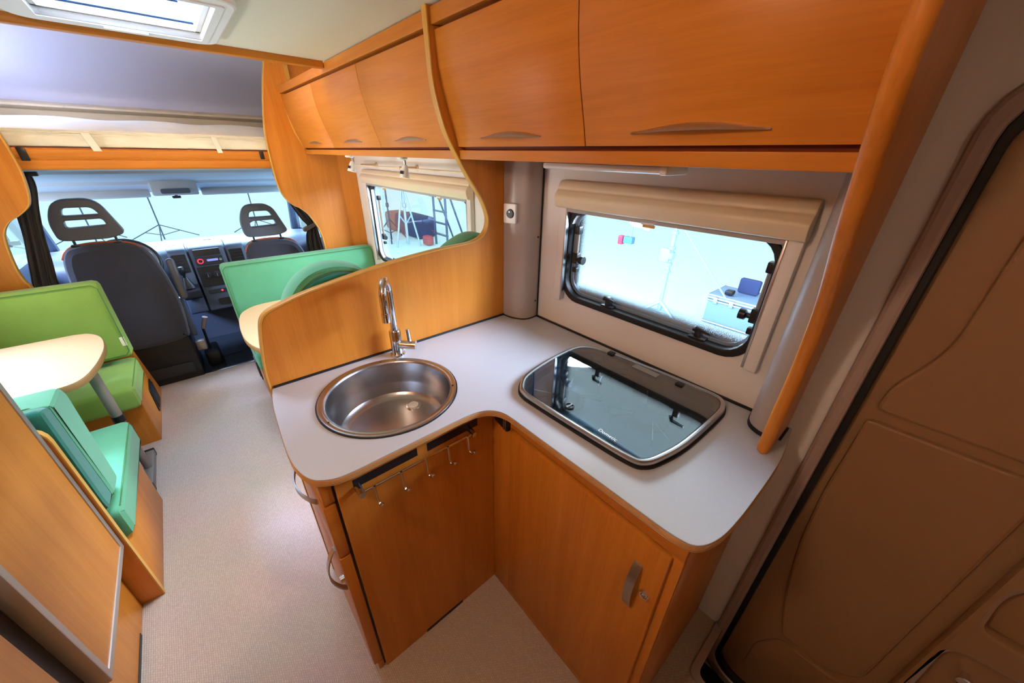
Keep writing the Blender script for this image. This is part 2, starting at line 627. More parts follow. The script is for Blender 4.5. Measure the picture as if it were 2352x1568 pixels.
struct('trim_3', bm, BROWN, 'deck board under the alcove mattress')

# floor, step well
WELL = [(0.885, -0.63), (W, -0.63), (W, 0.012), (0.885, 0.012)]
bm = B(); prism(bm, [(-W, -1.35), (0.885, -1.35), (0.885, 0.012), (W, 0.012), (W, 3.46), (-W, 3.46)], 'xy', -0.03, 0.0)
struct('floor', bm, CARPET, 'woven beige carpet over the whole living floor', smooth=0)
bm = B(); prism(bm, rpoly([(0.850, -0.67), (W - .002, -0.67), (W - .002, -0.635), (0.885, -0.635), (0.885, 0.004), (W - .002, 0.004), (W - .002, 0.030), (0.866, 0.030)], [.0, 0, 0, .01, .03, 0, 0, .03]), 'xy', 0.0, 0.014, 0.003)
struct('trim_4', bm, FRAMEGREY, 'pinkish rim around the entrance step well')
bm = B(); box(bm, 0.87, W + .03, -0.64, 0.02, -0.30, -0.27); box(bm, 0.868, 0.884, -0.64, 0.02, -0.27, -0.001)
box(bm, 0.884, W, 0.013, 0.028, -0.27, -0.031); box(bm, 0.884, W, -0.648, -0.632, -0.27, 0.0)
struct('trim_5', bm, BLACK, 'black entrance step well under the door', smooth=0)
bm = B(); box(bm, -1.0, 1.0, 3.462, 5.0, -0.07, -0.035)
struct('floor_cab', bm, CABMAT, 'dark rubber mat on the cab floor')
bm = B(); box(bm, -0.19, 0.11, 3.44, 3.47, -0.01, 0.006, .002)
struct('trim_6', bm, ALU, 'bright metal strip between carpet and cab mat')

# cab shell
prof = spline([(3.225, 1.50), (3.26, 1.486), (3.60, 1.470)], 3) + spline([(3.63, 1.452), (3.9, 1.418), (4.22, 1.372)], 4) + spline([(4.24, 1.350), (4.40, 1.312), (4.56, 1.268)], 4)
bm = B(); prism(bm, prof + [(4.60, 1.33), (4.5, 1.44), (3.225, 1.56)], 'yz', -0.98, 0.98)
struct('ceiling_cab', bm, HEAD, 'pale grey cab headliner sloping to the windscreen', smooth=20)
for s, nm in ((-1, 'left'), (1, 'right')):
    bm = B()
    prism(bm, [(3.40, -.06), (5.0, -.06), (5.0, .80), (4.72, .84), (3.40, .86)], 'yz', s * .96, s * 1.0)
    prism(bm, [(3.40, .86), (3.47, .86), (3.47, 1.46), (3.40, 1.46)], 'yz', s * .93, s * .99)
    tube(bm, [(s * .90, 4.50, 1.32), (s * .915, 4.66, 1.12), (s * .935, 4.86, .82)], [.05, .042, .05], 10)
    box(bm, s * .93, s * .985, 3.42, 4.55, 1.335, 1.46)
    struct('wall_cab_' + nm, bm, DASH, 'grey cab door and pillar on the %s' % ('driver side' if s < 0 else 'passenger side'))
    g = thing('window_%d' % (6 if s < 0 else 7), 'cab side window on the %s' % ('driver side' if s < 0 else 'passenger side'), None, (s * .965, 4.0, .86), kind='structure')
    bm = B(); prism(bm, [(3.48, .86), (4.74, .84), (4.50, 1.335), (3.48, 1.335)], 'yz', s * .963, s * .967)
    part('pane', bm, GLASS, g)
    bm = B(); box(bm, s * 1.02, s * 1.14, 4.42, 4.47, .93, 1.12, .02); box(bm, s * .98, s * 1.03, 4.43, 4.46, .95, .98)
    part('wing_mirror', bm, BLACK, g)

g = thing('window_3', 'wide cab windscreen above the dashboard', None, (0, 4.72, .82), kind='structure')
bm = B()
vs = [bm.verts.new(p) for p in ((-.93, 4.90, .80), (.93, 4.90, .80), (.89, 4.56, 1.285), (-.89, 4.56, 1.285))]
vb = [bm.verts.new(v.co + Vector((0, .005, .004))) for v in vs]
bm.faces.new(vs); bm.faces.new(vb[::-1])
for i in range(4): bm.faces.new((vs[i], vs[(i + 1) % 4], vb[(i + 1) % 4], vb[i]))
part('pane', bm, GLASS, g)
bm = B(); box(bm, -.03, .03, 4.50, 4.53, 1.215, 1.24, .008); box(bm, -.01, .01, 4.52, 4.55, 1.235, 1.285)
part('sensor_mount', bm, BLACK, g)
def visor(x0, x1, lab):
    o = thing('sun_visor', lab, 'sun visor', ((x0 + x1) / 2, 4.45, 1.30))
    t = B(); box(t, x0, x1, -.011, .011, -.045, .045, .009)
    bmesh.ops.transform(t, matrix=Matrix.Translation((0, 4.46, 1.278)) @ Matrix.Rotation(math.radians(-35), 4, 'X'), verts=t.verts[:])
    part('flap', t, HEAD, o)
    bm = B(); tube(bm, [(x0 + .03, 4.44, 1.315), (x1 - .03, 4.44, 1.315)], .006, 8); part('hinge_rod', bm, DASH, o)
visor(-.84, -.16, 'wide grey sun visor on the driver side of the windscreen')
visor(.18, .84, 'wide grey sun visor on the passenger side of the windscreen')
o = thing('overhead_console', 'grey map light console at the top middle of the windscreen', 'console', (0, 4.36, 1.30))
bm = B(); prism(bm, [(4.22, 1.372), (4.20, 1.30), (4.24, 1.262), (4.46, 1.262), (4.46, 1.33)], 'yz', -.14, .155, .012); part('housing', bm, HEAD, o)
bm = B(); prism(bm, rrect(-.085, .10, 1.278, 1.315, .012), 'xz', 4.19, 4.23, .004); part('lens', bm, DASH, o)

# dashboard
o = thing('dashboard', 'blue grey dashboard with black centre console below the windscreen', 'dashboard', (0, 4.4, 0))
bm = B(); prism(bm, rpoly([(4.30, -.05), (4.34, .45), (4.20, .62), (4.20, .78), (4.30, .845), (4.60, .845), (4.95, .80), (4.95, -.05)], [0, .05, .05, .05, .06, .05, 0, 0]), 'yz', -.955, .955, .01); part('body', bm, DASH, o)
cons = [(4.06, .30), (4.10, .53), (4.155, .832), (4.22, .862), (4.42, .862), (4.42, .30)]
bm = B(); prism(bm, rpoly(cons, [.02, .02, .03, .04, .0, 0]), 'yz', -.062, .185, .012); part('centre_stack', bm, DASH, o)
bm = B(); prism(bm, rpoly(cons, [.02, .02, .03, .04, .0, 0]), 'yz', -.20, -.075, .012); prism(bm, rpoly(cons, [.02, .02, .03, .04, .0, 0]), 'yz', .198, .33, .012); part('vent_pods', bm, DASH, o)
def consy(z): return 4.10 + (z - .53) / (.832 - .53) * .055
def cons_plate(name, x0, x1, z0, z1, mat, par, th=.006, r=.006, off=0.0):
    bm = B(); prism(bm, rrect(x0, x1, z0, z1, r, 3), 'xz', -th, .004, .0015)
    for v in bm.verts: v.co.y += consy(v.co.z) - off
    return part(name, bm, mat, par)
for x0, x1 in ((-.185, -.09), (.213, .312)):
    v_ = cons_plate('air_vent', x0, x1, .655, .805, BLACK, o)
    for k in range(5): cons_plate('vane', x0 + .008, x1 - .008, .675 + k * .026, .679 + k * .026, DASHD, v_, .012, .001)
    for k in range(7):
        bm = B(); box(bm, x0 + .01 + k * .012, x0 + .016 + k * .012, 4.28, 4.34, .861, .8645); part('defrost_slot', bm, BLACK, o)
cons_plate('tray', -.035, .15, .775, .83, BLACK, o)
rd = cons_plate('radio', -.038, .155, .70, .768, DASHD, o, .010)
REDL = emit('radio_red_light', (1.0, .05, .08), 1.1); BLUEL = emit('radio_display_light', (.25, .3, 1.0), .9)
bm = B()
lathe(bm, [(.014, -.014), (.022, -.014), (.022, -.010), (.014, -.010)], (-.006, consy(.732), .735), 24, 'y', True); part('red_ring', bm, REDL, rd, 'glowing red ring of the radio knob')
cons_plate('display', .04, .118, .727, .745, BLUEL, rd, .012, .003)
lathe_b = B(); lathe(lathe_b, [(.0, -.022), (.012, -.021), (.013, -.01)], (.137, consy(.735) + .0, .737), 20, 'y'); part('volume_knob', lathe_b, CHROME, rd)
cp = cons_plate('climate_panel', -.05, .17, .515, .685, BLACK, o)
for x in (.01, .075, .14):
    bm = B(); lathe(bm, [(.0, -.03), (.022, -.028), (.025, -.012), (.03, -.010), (.03, .0)], (x, consy(.61), .61), 22, 'y'); kb = part('climate_knob', bm, DASHD, cp)
    bm = B(); box(bm, x - .002, x + .002, consy(.61) - .033, consy(.61) - .027, .60, .63); part('pointer', bm, ALU, kb)
sw = cons_plate('switch_strip', -.03, .17, .455, .485, DASHD, o, .008, .01)
bm = B(); prism(bm, rrect(.062, .078, .462, .478, .006), 'xz', consy(.47) - .011, consy(.47)); part('hazard_light', bm, REDL, sw, 'small glowing red hazard button')
cons_plate('lower_tray', .02, .20, .345, .40, BLACK, o, .008, .012)
bm = B(); prism(bm, rpoly([(4.0, .45), (4.0, .54), (4.16, .56), (4.16, .45)], [.02, .03, 0, 0]), 'yz', -.20, -.075, .01); gs = part('gear_console', bm, DASHD, o)
bm = B(); lathe(bm, [(.05, .0), (.045, .015), (.03, .05), (.016, .09), (.010, .10), (.010, .12)], (-.145, 4.05, .545), 18); tube(bm, [(-.145, 4.05, .60), (-.148, 4.03, .69)], .009, 8)
lathe(bm, [(.0, .075), (.016, .07), (.024, .05), (.023, .02), (.013, .0)], (-.148, 4.03, .66), 16); part('gear_lever', bm, BLACK, o)
bm = B(); box(bm, .06, .13, 4.40, 4.46, .845, .868, .008); part('phone_holder', bm, DASHD, o)

o = thing('steering_wheel', 'black steering wheel half hidden behind the driver seat', 'steering wheel', (-.44, 4.05, .72))
t = B(); tube(t, [(.19 * math.cos(a * math.pi / 16), .19 * math.sin(a * math.pi / 16), 0) for a in range(32)], .016, 10, True)
mw = Matrix.Translation((-.44, 4.02, .80)) @ Matrix.Rotation(math.radians(62), 4, 'X')
bmesh.ops.transform(t, matrix=mw, verts=t.verts[:]); part('rim', t, BLACK, o)
t = B(); lathe(t, [(.0, .02), (.05, .018), (.065, -.02), (.05, -.05)], (0, 0, 0), 20)
for a in (0, 180, 270): box(t, -.0, .18, -.018, .018, -.012, .0) if a == 0 else (box(t, -.18, 0, -.018, .018, -.012, 0) if a == 180 else box(t, -.018, .018, -.18, 0, -.012, 0))
bmesh.ops.transform(t, matrix=mw, verts=t.verts[:]); part('hub', t, DASHD, o)
bm = B(); tube(bm, [(-.44, 4.05, .77), (-.44, 4.19, .72)], .04, 12); part('column', bm, DASHD, o)

# cab seats
def cab_seat(lab, dx, dz, yy, side):
    o = thing('captain_chair', lab, 'seat', (-.44 + dx, yy + .2, -.03), 'cab seats behind the windscreen')
    def shear(bm):
        for v in bm.verts:
            v.co.x += dx; v.co.z += dz; v.co.y += (1.05 - v.co.z + dz) * .16 * -1 + 0.0
            v.co.y = v.co.y
        return bm
    back = spline([(-.66, .36), (-.685, .60), (-.675, .88), (-.645, 1.00), (-.585, 1.04), (-.46, 1.048), (-.335, 1.03), (-.262, .965), (-.222, .80), (-.205, .60), (-.218, .40), (-.25, .335), (-.44, .315), (-.62, .33)], 5, True)
    bm = B(); prism(bm, back, 'xz', yy, yy + .13, .04)
    for v in bm.verts: v.co += Vector((dx, (v.co.z - 1.0) * .16, dz))
    part('backrest', bm, SEATF, o)
    pts = [(x + dx, yy + .038 + (z - 1.0) * .16, z + dz) for x, z in spline([(-.662, .965), (-.635, 1.008), (-.58, 1.042), (-.46, 1.051), (-.335, 1.033), (-.285, .995)], 5)]
    bm = B(); tube(bm, pts, .006, 6); part('piping', bm, ORANGE, o, 'orange piping')
    hd = rpoly([(-.632, 1.082), (-.640, 1.20), (-.585, 1.318), (-.40, 1.318), (-.325, 1.10), (-.40, 1.075), (-.56, 1.075)], [.03, .06, .06, .07, .03, .03, .03])
    s1 = rpoly([(-.572, 1.222), (-.557, 1.268), (-.43, 1.266), (-.408, 1.222)], [.012, .025, .025, .012])
    s2 = rpoly([(-.578, 1.150), (-.574, 1.195), (-.405, 1.196), (-.395, 1.156)], [.016] * 4)
    bm = B(); prism(bm, hd, 'xz', yy + .0, yy + .07, .007, [s1, s2])
    for v in bm.verts: v.co += Vector((dx, (v.co.z - 1.0) * .12, dz))
    h = part('headrest', bm, SEATP, o)
    for x in (-.578, -.386):
        bm = B(); tube(bm, [(x + dx, yy + .05, 1.02 + dz), (x + dx, yy + .055, 1.10 + dz)], .007, 8); part('headrest_post', bm, BLACK, h)
        bm = B(); box(bm, x - .02 + dx, x + .02 + dx, yy + .03, yy + .07, 1.036 + dz, 1.048 + dz, .004); part('post_collar', bm, BLACK, o)
    bm = B(); box(bm, -.67 + dx, -.22 + dx, yy - .02, yy + .48, .36, .50, .045, 3); part('seat_cushion', bm, SEATF, o)
    bm = B(); box(bm, -.65 + dx, -.235 + dx, yy - .08, yy + .40, -.03, .34, .012); bs = part('seat_box', bm, BLACK, o)
    bm = B(); box(bm, -.60 + dx, -.27 + dx, yy - .095, yy - .07, .05, .14, .01); part('box_panel', bm, DASHD, bs)
    ax = (-.175 if side > 0 else -.70) + dx
    t = B(); prism(t, rrect(-.024, .024, -.15, .15, .022), 'xz', -.028, .028, .012)
    bmesh.ops.transform(t, matrix=Matrix.Translation((ax, yy + .05, .745 + dz)) @ Matrix.Rotation(math.radians(-14), 4, 'X'), verts=t.verts[:])
    part('armrest', t, SEATP, o)
    bm = B(); prism(bm, rpoly([(yy + .0, .30), (yy + .0, .42), (yy + .05, .60), (yy + .11, .60), (yy + .16, .30)], [.02] * 5), 'yz', ax - .045, ax - .012, .006)
    part('side_cover', bm, DASH, o)
    return o
cab_seat('charcoal driver seat with orange piping and slotted headrest', 0, 0, 3.53, 1)
cab_seat('blue grey passenger seat beyond the green bench with slotted headrest', .955, -.095, 3.58, -1)
o = thing('parking_brake', 'pale gripped parking brake lever between the cab seats', 'lever', (-.15, 3.7, -.03))
bm = B(); tube(bm, [(-.155, 3.72, .10), (-.150, 3.70, .30)], .009, 8); part('rod', bm, BLACK, o)
bm = B(); tube(bm, [(-.149, 3.70, .29), (-.110, 3.69, .385)], [.014, .019], 10); part('grip', bm, ALUP, o)
bm = B(); box(bm, -.23, -.165, 3.60, 3.66, .14, .225, .012); part('release_handle', bm, ALUP, o)
bm = B(); box(bm, -.20, -.10, 3.62, 3.86, -.03, .10, .02); part('console_foot', bm, BLACK, o)
bm = B(); prism(bm, rrect(-.10, .06, 3.53, 3.80, .02), 'xy', -.036, -.030, .002, [rrect(-.092, .052, 3.538, 3.792, .016)])
lathe(bm, [(.0, .004), (.013, .003), (.02, .0)], (.035, 3.56, -.034), 18)
single('floor_hatch', bm, BLACK, 'square hatch outline with a round lock in the cab mat', 'hatch', (-.02, 3.66, -.035))

# curtains
def curtain(lab, rows, y0, folds, amp, group=None):
    bm = B(); nu = 64; grid = []
    rows = spline(rows, 5)
    for z, xa, xb in rows:
        line = []
        for k in range(nu + 1):
            u = k / nu
            ph = u * folds * 2 * math.pi
            line.append(bm.verts.new((xa + (xb - xa) * u, y0 + amp * math.sin(ph + 1.3 * math.sin(z * 5)) + amp * .5 * math.sin(2.3 * ph + z * 7), z)))
        grid.append(line)
    for a, b in zip(grid[:-1], grid[1:]):
        for k in range(nu): bm.faces.new((a[k], a[k + 1], b[k + 1], b[k]))
    g2 = bmesh.ops.solidify(bm, geom=bm.faces[:], thickness=.003)
    return bm
o = thing('curtain', 'dark grey cab curtain gathered beside the driver seat', 'curtain', (-.7, 3.38, .80), 'cab curtains')
part('cloth', curtain('', [(1.47, -.57, -.655), (1.40, -.575, -.68), (1.28, -.61, -.70), (1.15, -.64, -.725), (1.0, -.665, -.765), (.86, -.688, -.80), (.78, -.66, -.82)], 3.38, 3.5, .013), CURT, o, smooth=60)
bm = B(); box(bm, -.69, -.545, 3.365, 3.395, 1.455, 1.478, .004); part('hook_tape', bm, BLACK, o)
o = thing('curtain', 'dark grey cab curtain tied back beside the passenger seat', 'curtain', (.72, 3.38, .80), 'cab curtains')
part('cloth', curtain('', [(1.45, .585, .66), (1.33, .615, .70), (1.22, .655, .76), (1.12, .70, .80), (1.06, .735, .81), (1.0, .71, .815), (.90, .69, .82), (.80, .68, .83)], 3.38, 3.5, .013), CURT, o, smooth=60)
bm = B(); prism(bm, rrect(.70, .83, 1.045, 1.075, .01), 'xz', 3.352, 3.41, .006); t2 = bm
for v in t2.verts: v.co.z += (v.co.x - .76) * .45
part('tie_band', t2, CURT, o)

# panels between living room and cab
def side_panel(name, edge, xo, lab):
    o = thing(name, lab, 'panel', (xo, YCAB - .02, 0))
    bm = B(); prism(bm, edge + [(xo, 0.0), (xo, 2.19)], 'xz', YCAB - .03, YCAB - .006, .0); part('board', bm, WV, o)
    s = 1 if xo > 0 else -1
    bm = B(); off = [(x - s * .007, z) for x, z in edge]
    prism(bm, edge + off[::-1], 'xz', YCAB - .034, YCAB - .002, .001); part('edge_band', bm, WEDGE, o)
    return o
eR = spline([(.69, 2.19), (.67, 2.118), (.626, 1.965), (.592, 1.82), (.574, 1.719), (.566, 1.62), (.563, 1.52), (.566, 1.399), (.580, 1.33), (.604, 1.281), (.64, 1.245), (.677, 1.222), (.71, 1.19), (.736, 1.148), (.777, 1.046), (.787, .891), (.787, .5), (.787, 0.0)], 5)
pr = side_panel('cab_side_panel', eR, 1.0, 'tall wavy edged wooden panel beside the passenger curtain')
bm = B(); prism(bm, [(1.0, YCAB - .03), (W - .002, YCAB - .082), (W - .002, YCAB), (1.0, YCAB)], 'xy', .465, 1.58); part('corner_board', bm, WV, pr)
bm = B(); box(bm, .766, .789, YCAB - .045, YCAB + .02, 1.980, 2.19); part('niche_post', bm, WEDGE, pr)
bm = B(); box(bm, .789, .895, YCAB - .005, YCAB + .01, 1.980, 2.19); part('niche_back', bm, BROWN, pr, 'dark brown board in the niche')
eL = spline([(-.60, 2.19), (-.585, 1.95), (-.572, 1.75), (-.570, 1.649), (-.566, 1.573), (-.566, 1.50), (-.572, 1.44), (-.583, 1.380), (-.598, 1.335), (-.620, 1.307), (-.66, 1.275), (-.702, 1.248), (-.735, 1.20), (-.751, 1.142), (-.762, 1.07), (-.768, 1.004), (-.765, .94), (-.755, .881), (-.75, .5), (-.75, 0.0)], 5)
side_panel('cab_side_panel', eL, -W + .003, 'wavy edged wooden panel beside the driver side curtain')

# alcove bed
o = thing('bed_front_board', 'golden wooden front board below the alcove mattress', 'board', (0, 3.21, 1.49))
bm = B(); prism(bm, rpoly([(3.222, 1.492), (3.213, 1.492), (3.206, 1.50), (3.206, 1.538), (3.214, 1.545), (3.206, 1.552), (3.206, 1.588), (3.213, 1.596), (3.222, 1.596)], .003, 3), 'yz', -1.05, 1.05); part('board', bm, WX, o, smooth=50)
for x0, x1, z0 in ((-.545, -.515, 1.535), (.508, .532, 1.548)):
    bm = B(); box(bm, x0, x1, 3.197, 3.2055, z0, 1.598, .002); part('black_strap', bm, BLACK, o, 'black webbing strap end')
o = thing('mattress', 'quilted cream mattress on the alcove bed', 'mattress', (0, 3.8, 1.60))
mp_ = rpoly([(3.228, 1.602), (3.222, 1.63), (3.222, 1.655), (3.232, 1.668), (3.226, 1.682), (3.30, 1.708), (3.45, 1.738), (3.62, 1.757), (4.30, 1.757), (4.30, 1.602)], [.006, .01, .01, .004, .01, .03, .05, .05, .03, 0], 3)
bm = B(); NX = 110; rows = []
for k in range(NX + 1):
    x = -1.06 + 2.12 * k / NX
    rows.append([bm.verts.new((x, y - .007 * abs(math.sin(x * 11 + z * 40)) * (y < 3.6), z + (.005 * math.sin(x * 14 + y * 9) if z > 1.69 else 0))) for y, z in mp_])
for a, b in zip(rows[:-1], rows[1:]):
    for k in range(len(mp_)):
        k2 = (k + 1) % len(mp_); bm.faces.new((a[k], a[k2], b[k2], b[k]))
bm.faces.new(rows[0]); bm.faces.new(rows[-1][::-1])
part('ticking', bm, MATT, o, smooth=60)
bm = B(); tube(bm, [(x / 20, 3.223 , 1.671 + .002 * math.sin(x * 1.7)) for x in range(-21, 22)], .0035, 6); tube(bm, [(x / 20, 3.224, 1.663) for x in range(-21, 22)], .003, 6); part('seam_piping', bm, STRAP, o)
for x0, x1, sk in ((-.292, -.258, .02), (.270, .296, .012)):
    bm = B(); t = B(); prism(t, [(x0, 1.672), (x1, 1.672), (x1 + sk, 1.583), (x0 + sk, 1.583)], 'xz', 3.196, 3.204, .001); merge(bm, t)
    single('webbing_strap', bm, STRAP, 'cream webbing strap over the mattress edge, %s one' % ('left' if x0 < 0 else 'right'), 'strap', ((x0 + x1) / 2, 3.187, 1.583), 'mattress straps')
o = thing('light_strip', 'warm light strip on the alcove side of the ceiling beam', 'lamp', (0, 2.24, 1.97))
bm = B(); box(bm, -.52, .52, 2.233, 2.243, 1.966, 1.980, .001); part('housing', bm, WHITE, o)
bm = B(); box(bm, -.50, .50, 2.2432, 2.2452, 1.967, 1.979); part('diffuser', bm, emit('warm_strip_light', (1.0, .72, .34), 130), o)
g = thing('window_8', 'added unseen alcove window on the driver side, lets cool light in', None, (-W, 3.67, 1.8), kind='structure')  # unseen window added to bring bluish light into the alcove
bm = B(); prism(bm, rrect(3.33, 4.02, 1.78, 2.12, .07), 'yz', -W - .036, -W + .008, .004, [rrect(3.36, 3.99, 1.81, 2.09, .055)]); part('rubber_seal', bm, WHITE, g)
bm = B(); prism(bm, rrect(3.35, 4.0, 1.80, 2.10, .06), 'yz', -W - .030, -W - .027); part('pane', bm, GLASS, g)

# ------------------------------------------------------------------ dinette
def piping_rect(bm, pts, r=.0035):
    tube(bm, pts, r, 6, True)


def pad(bm, prof, x0, x1, bev):
    prism(bm, prof, 'yz', x0, x1, bev)
    return bm


def seat_cushion(lab, x0, x1, y0, y1, z0, z1, xedge, grp, fab=None):
    o = thing('seat_cushion', lab, 'cushion', ((x0 + x1) / 2, (y0 + y1) / 2, z0), grp)
    bm = B(); pad(bm, rpoly([(y0, z0), (y1, z0), (y1, z1), (y0, z1)], [.03, .02, .02, .035]), x0, x1, .03); part('pad', bm, fab or GREEN_BLUE_LIT, o)
    bm = B(); e = .004
    piping_rect(bm, [(x0 + .03, y0 + .02, z1 - .012), (x1 - .03, y0 + .02, z1 - .012), (x1 - .006, y0 + .045, z1 - .012), (x1 - .006, y1 - .02, z1 - .012), (x0 + .006, y1 - .02, z1 - .012), (x0 + .006, y0 + .045, z1 - .012)], .002)
    part('piping', bm, PIPE, o)
    return o


def far_bench(x0, x1, xa, lab, labc, labb, s):
    """bench whose back stands against a cab seat; xa = aisle side"""
    o = thing('dinette_bench', lab, 'bench', ((x0 + x1) / 2, 3.0, 0), 'dinette benches')
    bm = B(); prism(bm, [(2.70, 0), (3.16, 0), (3.15, .46), (3.115, .46), (3.115, .28), (2.70, .28)], 'yz', x0, x1, .002); part('base', bm, WV, o, smooth=20)
    bm = B(); prism(bm, [(3.155, 0), (3.40, 0), (3.15, .46)], 'yz', xa - s * .02, xa, .001); part('side_board', bm, WV, o)
    xs = xa
    bm = B(); prism(bm, rpoly([(2.99, .035), (3.19, .035), (3.17, .215), (3.01, .20)], .02), 'yz', xs - s * .0005, xs + s * .006, .001); vg = part('vent_grille', bm, BLACK, o)
    for k in range(7):
        bm = B(); box(bm, min(xs, xs + s * .011), max(xs, xs + s * .011), 3.02 + k * .022, 3.032 + k * .022, .055, .185, .002); part('slat', bm, DASHD, vg)
    seat_cushion(labc, x0, x1 + .012 if s > 0 else x1, 2.63, 3.10, .282, .42, xa, 'green seat cushions', GREEN_WARM_LIT) if s > 0 else seat_cushion(labc, x0 - .012, x1, 2.63, 3.10, .282, .42, xa, 'green seat cushions')
    c = thing('back_cushion', labb, 'cushion', ((x0 + x1) / 2, 3.02, .46), 'green back cushions')
    xx0, xx1 = (x0, x1 + .022) if s > 0 else (x0 - .022, x1)
    bm = B(); pad(bm, rpoly([(2.985, .46), (3.085, .46), (3.112, .925), (3.02, .925)], [.03, .02, .03, .035]), xx0, xx1, .028); part('pad', bm, GREEN_WARM_LIT if s > 0 else GREEN_BLUE_LIT, c)
    bm = B(); piping_rect(bm, [(xx0 + .010, 2.992, .50), (xx0 + .010, 3.012, .89), (xx0 + .030, 3.0145, .912), (xx1 - .030, 3.0145, .912), (xx1 - .010, 3.012, .89), (xx1 - .010, 2.992, .50), (xx1 - .03, 2.988, .478), (xx0 + .03, 2.988, .478)], .0025); part('piping', bm, PIPE, c)
    return c


cl = far_bench(-1.10, -.504, -.504, 'wooden bench base with a black vent, behind the left table', 'green seat cushion behind the left table', 'green back cushion in front of the driver seat', 1)
bm = B(); box(bm, -.515, -.488, 2.986, 2.992, .535, .59, .001)
for v in bm.verts: v.co.y += (v.co.z - .46) * .075
part('sewn_label', bm, STRAP, cl, 'small white label')
far_bench(.10, 1.10, .10, 'wooden bench base behind the right table', 'green seat cushion behind the right table', 'long green back cushion in front of the passenger seat', -1)

# near left bench with two-tone back cushion
o = thing('dinette_bench', 'wooden bench base with a tall end board next to the fridge', 'bench', (-.8, 1.8, 0), 'dinette benches')
bm = B(); box(bm, -1.10, -.504, 1.552, 2.12, 0, .28, .002); part('base', bm, WV, o)
eb = rpoly([(-1.10, 0), (-.504, 0), (-.504, .86), (-1.10, .86)], [0, 0, .06, 0])
bm = B(); prism(bm, eb, 'xz', 1.536, 1.550, .001); part('end_board', bm, WV, o)
c2 = [(-.504, .0)] + [p for p in eb if p[0] > -.60 and p[1] > .5] + [(-1.1, .86)]
bm = B(); prism(bm, c2 + [(x + (.004 if z < .8 else .003), z + (.004 if z > .8 else 0)) for x, z in c2[::-1]], 'xz', 1.533, 1.553); part('edge_band', bm, WEDGE, o)
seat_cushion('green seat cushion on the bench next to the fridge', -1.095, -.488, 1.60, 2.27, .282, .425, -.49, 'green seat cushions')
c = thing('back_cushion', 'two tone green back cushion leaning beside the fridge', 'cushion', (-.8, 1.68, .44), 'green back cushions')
bm = B(); pad(bm, rpoly([(1.648, .455), (1.775, .445), (1.815, .84), (1.78, .878), (1.640, .878)], [.02, .03, .04, .03, .01]), -1.095, -.492, .016); part('front_pad', bm, GREEN_BLUE_LIT, c)
bm = B(); pad(bm, rpoly([(1.565, .50), (1.575, .46), (1.664, .455), (1.654, .872), (1.575, .90)], [.02, .02, .01, .01, .03]), -1.095, -.497, .015); part('back_pad', bm, TEAL, c, 'dark teal rear layer')
bm = B(); tube(bm, [(-.497, 1.66, .46), (-.497, 1.652, .86), (-.54, 1.652, .878), (-1.08, 1.652, .878)], .003, 6); part('piping', bm, PIPE, c)

# near right bench, its back against the kitchen partition
o = thing('dinette_bench', 'wooden bench base behind the kitchen partition', 'bench', (.6, 1.6, 0), 'dinette benches')
bm = B(); box(bm, .10, 1.10, 1.24, 1.95, 0, .28, .002); part('base', bm, WV, o)
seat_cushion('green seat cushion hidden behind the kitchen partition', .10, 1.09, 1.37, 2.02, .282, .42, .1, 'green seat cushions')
for lab, sh in (('round topped green back cushion behind the partition, left of the tap', [(.14, .46), (.135, 1.0), (.15, 1.13), (.185, 1.205), (.245, 1.255), (.32, 1.27), (.395, 1.252), (.455, 1.205), (.495, 1.13), (.51, 1.0), (.505, .46)]),
                ('round topped green back cushion in front of the dinette window', [(.70, .46), (.695, 1.02), (.708, 1.15), (.75, 1.235), (.83, 1.285), (.905, 1.303), (.98, 1.285), (1.045, 1.23), (1.08, 1.15), (1.092, 1.02), (1.09, .46)])):
    pts = spline(sh, 5)
    c = thing('back_cushion', lab, 'cushion', (sh[5][0], 1.3, .46), 'green back cushions')
    bm = B(); prism(bm, pts, 'xz', 1.262, 1.365, .022); part('front_pad', bm, GREEN_BLUE_LIT, c)
    ins = [(sh[5][0] + (x - sh[5][0]) * .93, .46 + (z - .46) * .975) for x, z in pts]
    bm = B(); prism(bm, ins, 'xz', 1.232, 1.268, .012); part('back_pad', bm, TEAL, c, 'dark teal rear face')
    bm = B(); tube(bm, [(x, 1.245, z + .0) for x, z in [(sh[5][0] + (a - sh[5][0]) * .945, .46 + (b - .46) * .981) for a, b in pts]], .0035, 6); part('piping', bm, PIPE, c)

# tables
TOPM = simple('pale_table_laminate', srgb(196, 166, 128), 0.34, noise=.03)
EDGEM = simple('brown_table_edge', srgb(164, 122, 76), 0.4, noise=.05)
def table(lab, out, leg):
    cx = sum(p[0] for p in out) / len(out); cy = sum(p[1] for p in out) / len(out)
    o = thing('dinette_table', lab, 'table', (cx, cy, 0), 'dinette tables')
    bm = B(); prism(bm, out, 'xy', .688, .717, .003); part('edge', bm, EDGEM, o)
    i = inset(out if area2(out) > 0 else out[::-1], .0015)
    bm = B(); prism(bm, i, 'xy', .7165, .720, .001); part('top', bm, TOPM, o)
    x, y = leg
    lg = thing_part = B(); tube(lg, [(x, y, .40), (x, y, .69)], .021, 16); l = part('leg', lg, GREYLEG, o)
    bm = B(); tube(bm, [(x, y, .365), (x, y, .402)], .0235, 16); part('collar', bm, BLACK, l)
    bm = B(); tube(bm, [(x, y, .03), (x, y, .37)], .0175, 16); part('lower_tube', bm, GREYLEG, l)
    bm = B(); box(bm, x - .021, x + .021, y - .165, y + .165, .008, .046, .004); f = part('foot_bar', bm, GREYLEG, o)
    for s in (-1, 1):
        bm = B(); box(bm, x - .022, x + .022, y + s * .165 - .012, y + s * .165 + .012, 0, .047, .004); part('foot_cap', bm, BLACK, f)
